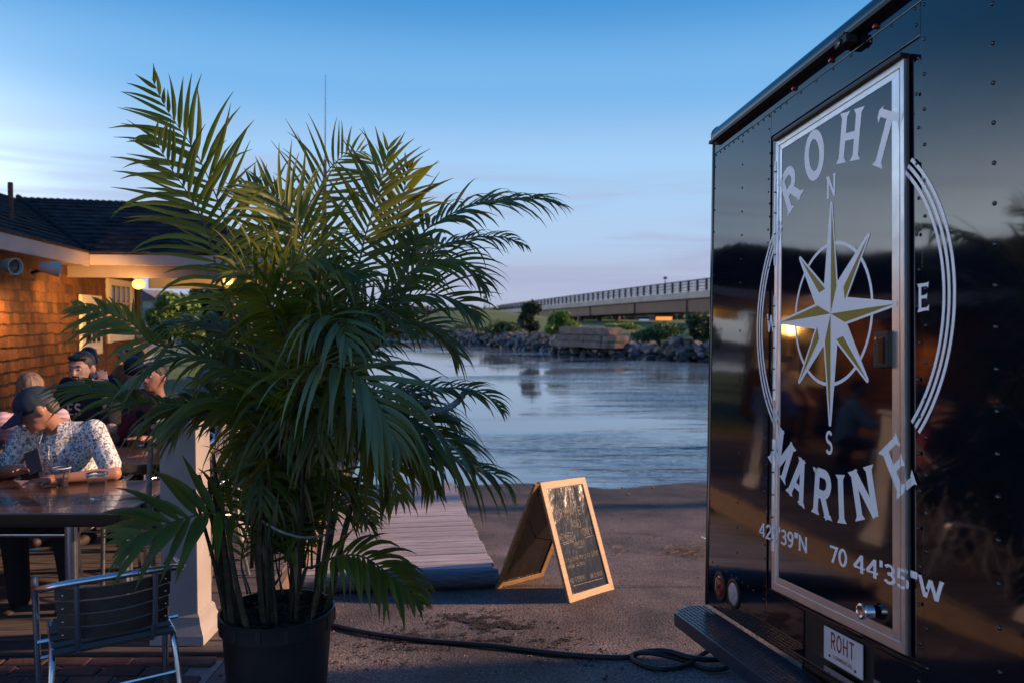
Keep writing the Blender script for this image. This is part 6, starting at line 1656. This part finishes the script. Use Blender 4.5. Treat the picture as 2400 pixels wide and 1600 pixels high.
# ------------------------------------------------------------------ behind the porch
shrub('porch_tree', 400, 792, 24, 130, 140, 2600, .12, M['bush'], 'yellow green tree beyond the porch opening', 41, 'tree')
shrub('porch_tree', 345, 790, 36, 200, 150, 2600, .2, M['bushdark'], 'dark tree beyond the porch next to the wall end', 42, 'tree')
shrub('porch_tree', 520, 792, 30, 200, 130, 2600, .18, M['bushdark'], 'dark tree beyond the porch behind the palm', 43, 'tree')
sh_ = tag(empty('white_shed', at(338, 782, 26)), 'small white shed beyond the porch opening', 'shed')
MB().box((0, 1, .55), (.9, 2, 1.1)).build('wall', M['whitepaint'], sh_)
MB().prism([V((-.6, -.2, 1.1)), V((.6, -.2, 1.1)), V((0, -.2, 1.45))], (0, 0, 0), (0, 2.4, 0)).build('roof', M['beam'], sh_)
MB().box((.1, -.02, .45), (.4, .05, .8)).build('door', M['trim'], sh_)
# trees left of the restaurant, mirrored in the truck
for i, (x, y, h, w) in enumerate(((-31, 36, 8.0, 9), (-27, 28, 7.4, 9), (-25, 21, 7.0, 8), (-23, 15, 7.2, 8), (-22, 9, 7.0, 8), (-36, 43, 9, 9))):
    t = tag(empty('shade_tree', (x, y, -.16)), 'dark leafy tree number %s from the water side left of the restaurant' % ('second', 'third', 'fourth', 'fifth', 'sixth', 'first')[i], 'tree', 'dark trees left of the restaurant')
    rg = random.Random(i); lobes = []
    for k in range(16):
        a = rg.uniform(0, 6.28); r_ = w * .42 * math.sqrt(rg.random()); lobes.append(((r_ * math.cos(a), r_ * math.sin(a), h * rg.uniform(.35, .82)), (w * .2, w * .2, h * .17)))
    foliage('crown', lobes, 3200, .34, M['bushdark'], t, i + 60)
    mb = MB().tube([(0, 0, -.2), (.1, 0, h * .3), (0, .1, h * .6)], [.28, .2, .1], 8)
    for k in range(5): mb.tube([(.1, 0, h * .3), V(lobes[k][0])], [.12, .04], 6)
    mb.build('trunk', M['bark'], t, smooth=True)

# unseen trees added to keep the low sun off the restaurant but not the ramp
for i, (x, y) in enumerate(((16.5, 11.6), (15.8, 17.0), (17.5, 22.0))):
    t = tag(empty('sun_blocker_tree', (x, y, -.6)), 'added unseen sun-blocking tree right of the truck, %s from the river' % ('third', 'second', 'first')[i], 'tree', 'added sun-blocking trees right of the truck')
    rg = random.Random(i + 20); lobes = []
    for k in range(26):
        a = rg.uniform(0, 6.28); r_ = 3.6 * math.sqrt(rg.random()); lobes.append(((r_ * math.cos(a), r_ * math.sin(a), rg.uniform(8.9, 14.4)), (1.5, 1.5, 1.2)))
    foliage('crown', lobes, 5200, .36, M['bushdark'], t, i + 80)
    mb = MB().tube([(0, 0, -.3), (.15, 0, 5), (0, .2, 11)], [.34, .26, .12], 9)
    for k in range(7): mb.tube([(.1, .1, 6.5 + k * .4), V(lobes[k][0])], [.13, .04], 6)
    mb.build('trunk', M['bark'], t, smooth=True)
